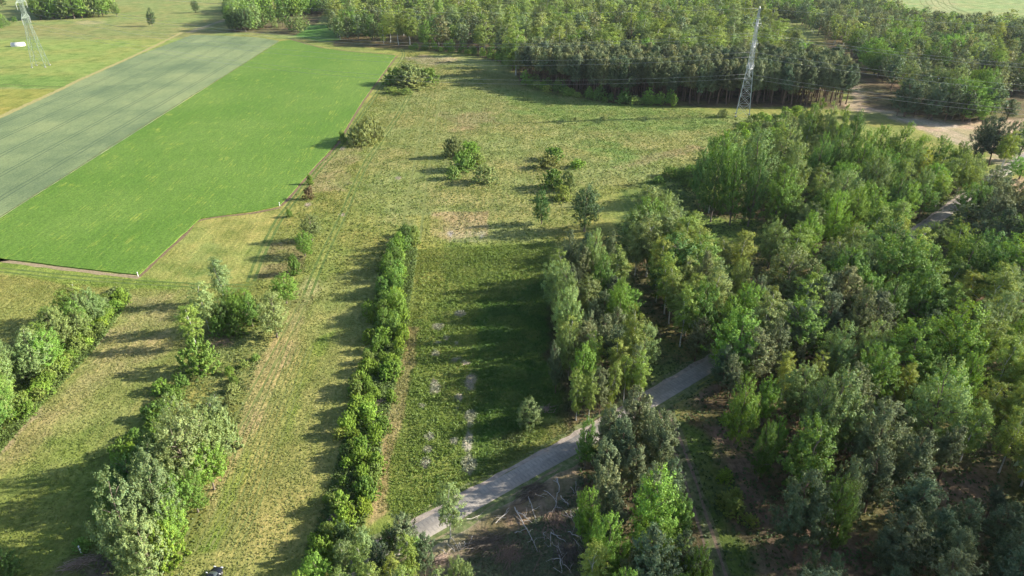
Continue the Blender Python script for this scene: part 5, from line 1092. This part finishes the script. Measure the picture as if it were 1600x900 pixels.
def house(px, py, rz, w_, d_, hw, hr, label, mwall, mroof, name='house', windows=2, z=0):
    x0, y0 = G(px, py); o = thing(name, label, name.split('_')[-1], (x0, y0, 0), rz)
    V = [(-w_ / 2, -d_ / 2, 0), (w_ / 2, -d_ / 2, 0), (w_ / 2, d_ / 2, 0), (-w_ / 2, d_ / 2, 0), (-w_ / 2, -d_ / 2, hw), (w_ / 2, -d_ / 2, hw), (w_ / 2, d_ / 2, hw), (-w_ / 2, d_ / 2, hw), (-w_ / 2, 0, hw + hr), (w_ / 2, 0, hw + hr)]
    link('wall', pymesh('wall', V, [(0, 1, 5, 4), (2, 3, 7, 6), (1, 2, 6, 9, 5), (3, 0, 4, 8, 7)], [mwall], False), o)
    e = .5; k = hr / (d_ / 2); P = []
    for s in (-1, 1):
        a = np.array([(-w_ / 2 - e, s * (d_ / 2 + e), hw - k * e), (w_ / 2 + e, s * (d_ / 2 + e), hw - k * e), (w_ / 2 + e, 0, hw + hr), (-w_ / 2 - e, 0, hw + hr)]); P.append((np.vstack([a + [0, 0, .03], a + [0, 0, .2]]), [(0, 1, 2, 3), (4, 7, 6, 5), (0, 4, 5, 1), (1, 5, 6, 2), (2, 6, 7, 3), (3, 7, 4, 0)]))
    rf = link('roof', pymesh('roof', *joinT(P), [mroof], False), o)
    if name == 'house': link('chimney', pymesh('chimney', *box((w_ * .2, .6, hw + hr + .3), (.8, .6, 1.6)), [M_CONC], False), rf)
    for i in range(windows):
        xx = -w_ / 2 + w_ * (i + .5) / windows; wn = link('window', pymesh('window', *box((xx, -d_ / 2 - .01, hw * .55), (1.4, .12, 1.4)), [M_WHITE], False), o)
        link('pane', pymesh('pane', *box((xx, -d_ / 2 - .06, hw * .55), (1.15, .10, 1.15)), [M_WIN], False), wn)
    link('door', pymesh('door', *box((w_ / 2 + .02, 0, 1.05), (.1, 1.1, 2.1)), [M_DARK], False), o); return o
house(718, 5.5, math.radians(24), 12, 9, 4.2, 3.6, 'white house with dark window in the opening of the far forest', M_WHITE, M_ROOFD)
house(1461, 133, math.radians(115), 8, 6, 3.0, 2.2, 'dark hut with pale sheet roof half hidden among the trees beyond the sand', M_ROOFD, M_ROOFL, name='forest_hut', windows=1)
house(679, 23, math.radians(10), 5, 4, 2.4, 1.2, 'small white garden shed in the forest opening below the white house', M_WHITE, M_ROOFL, name='garden_shed', windows=1)
# marker posts
for px, py, h, lb in [(437, 322, 1.3, 'white marker post at the bend of the bright field edge'), (216, 432, 1.3, 'white marker post at the near corner of the bright field'), (127, 864, 1.5, 'white post in the brown patch near the lower left corner'), (401, 776, 1.0, 'thin white post in the pine wood')][:3]:
    x, y = G(px, py); o = thing('marker_post', lb, 'post', (x, y, 0), .3, 'white marker posts')
    link('post', pymesh('post', *tube([(0, 0, -.1), (0, 0, h), (0, 0, h + .08)], [.11, .11, .03], 8), [M_WHITE]), o)
    link('band', pymesh('band', *tube([(0, 0, h * .7), (0, 0, h * .8)], [.118, .118], 8), [M_DARK]), o)
# two tree stumps on the sand
for px, py, lb in [(1414, 178, 'dark stump on the sand, the one nearer the pine block'), (1455, 187, 'larger dark stump in the middle of the sand')]:
    x, y = G(px, py); o = thing('tree_stump', lb, 'stump', (x, y, 0), 0, 'stumps on the sand')
    link('stem', pymesh('stem', *tube([(0, 0, -.1), (0, 0, .3), (.1, 0, 1.3), (.1, 0, 1.35)], [.75, .5, .42, .1], 9), [M_DARK]), o)
    link('root', pymesh('root', *joinT([tube([(0, 0, .35), (math.cos(a) * .8, math.sin(a) * .8, .12), (math.cos(a) * 1.3, math.sin(a) * 1.3, 0)], [.22, .16, .03], 6) for a in (0.3, 1.6, 2.9, 4.2, 5.4)]), [M_BARK]), o)
# black car at the lower edge
import bmesh
M_PAINT = simple('black_car_paint', (0.012, 0.014, 0.02), .18); M_GLASS = simple('car_glass', (0.06, 0.075, 0.075), .08); M_TYRE = simple('tyre_rubber', (0.02, 0.02, 0.02), .8); M_RIM = simple('alloy', (0.5, 0.5, 0.5), .3, .8)
M_LAMP = simple('lamp_cover', (0.7, 0.7, 0.72), .2); M_RED = simple('red_lamp', (0.4, 0.02, 0.02), .3)
cx, cy_ = G(343, 890); ang = math.radians(-7); cxx, cyy = cx - math.sin(ang) * -2.2, cy_ - math.cos(ang) * 2.2
car = thing('parked_car', 'black car parked on the mown strip at the lower edge of the photo', 'car', (cxx, cyy, 0), ang)
def loft(sections, name, mat, parent, sub=2):
    """sections: list of (y, halfwidth, zlow, zhigh, tophalf)"""
    V, F = [], []
    for y, hw, z0, z1, th in sections:
        V += [(-hw * .9, y, z0), (hw * .9, y, z0), (hw, y, z0 + (z1 - z0) * .4), (th, y, z1), (-th, y, z1), (-hw, y, z0 + (z1 - z0) * .4)]
    for i in range(len(sections) - 1):
        for j in range(6): F.append((i * 6 + j, i * 6 + (j + 1) % 6, i * 6 + 6 + (j + 1) % 6, i * 6 + 6 + j))
    F.append(tuple(range(5, -1, -1))); n_ = (len(sections) - 1) * 6; F.append(tuple(range(n_, n_ + 6)))
    o = link(name, pymesh(name, V, F, [mat]), parent)
    md = o.modifiers.new('round', 'SUBSURF'); md.levels = sub; md.render_levels = sub; return o
loft([(-2.2, .70, .35, .95, .62), (-2.1, .84, .28, 1.0, .74), (-1.2, .90, .25, 1.02, .82), (0, .91, .25, .98, .82), (1.0, .90, .25, .96, .80), (1.9, .84, .28, .84, .70), (2.2, .66, .38, .72, .55)], 'body', M_PAINT, car)
cab = loft([(-1.9, .62, .92, 1.0, .5), (-1.3, .76, .95, 1.42, .58), (-.4, .78, .95, 1.50, .62), (.4, .78, .95, 1.46, .60), (1.15, .72, .92, 1.0, .6)], 'cabin_glass', M_GLASS, car)
loft([(-1.35, .58, 1.38, 1.44, .50), (-.4, .66, 1.45, 1.535, .56), (.35, .63, 1.42, 1.50, .54)], 'roof', M_PAINT, car)
for sx in (-1, 1):
    for yy in (-1.35, 1.4):
        o = link('wheel', pymesh('wheel', *tube([(sx * .74, yy, .33), (sx * .76, yy, .33), (sx * .90, yy, .33), (sx * .92, yy, .33)], [.28, .33, .33, .28], 20), [M_TYRE]), car); link('rim', pymesh('rim', *tube([(sx * .90, yy, .33), (sx * .935, yy, .33)], [.20, .17], 14), [M_RIM]), o)
    link('wing_mirror', pymesh('wing_mirror', *joinT([box((sx * 1.0, .72, 1.0), (.2, .12, .14)), box((sx * .9, .74, .96), (.12, .05, .05))]), [M_LAMP], False), car)
    link('headlight', pymesh('headlight', *box((sx * .55, 2.12, .66), (.3, .14, .13)), [M_LAMP], False), car)
    link('rear_light', pymesh('rear_light', *box((sx * .62, -2.16, .78), (.22, .12, .16)), [M_RED], False), car)
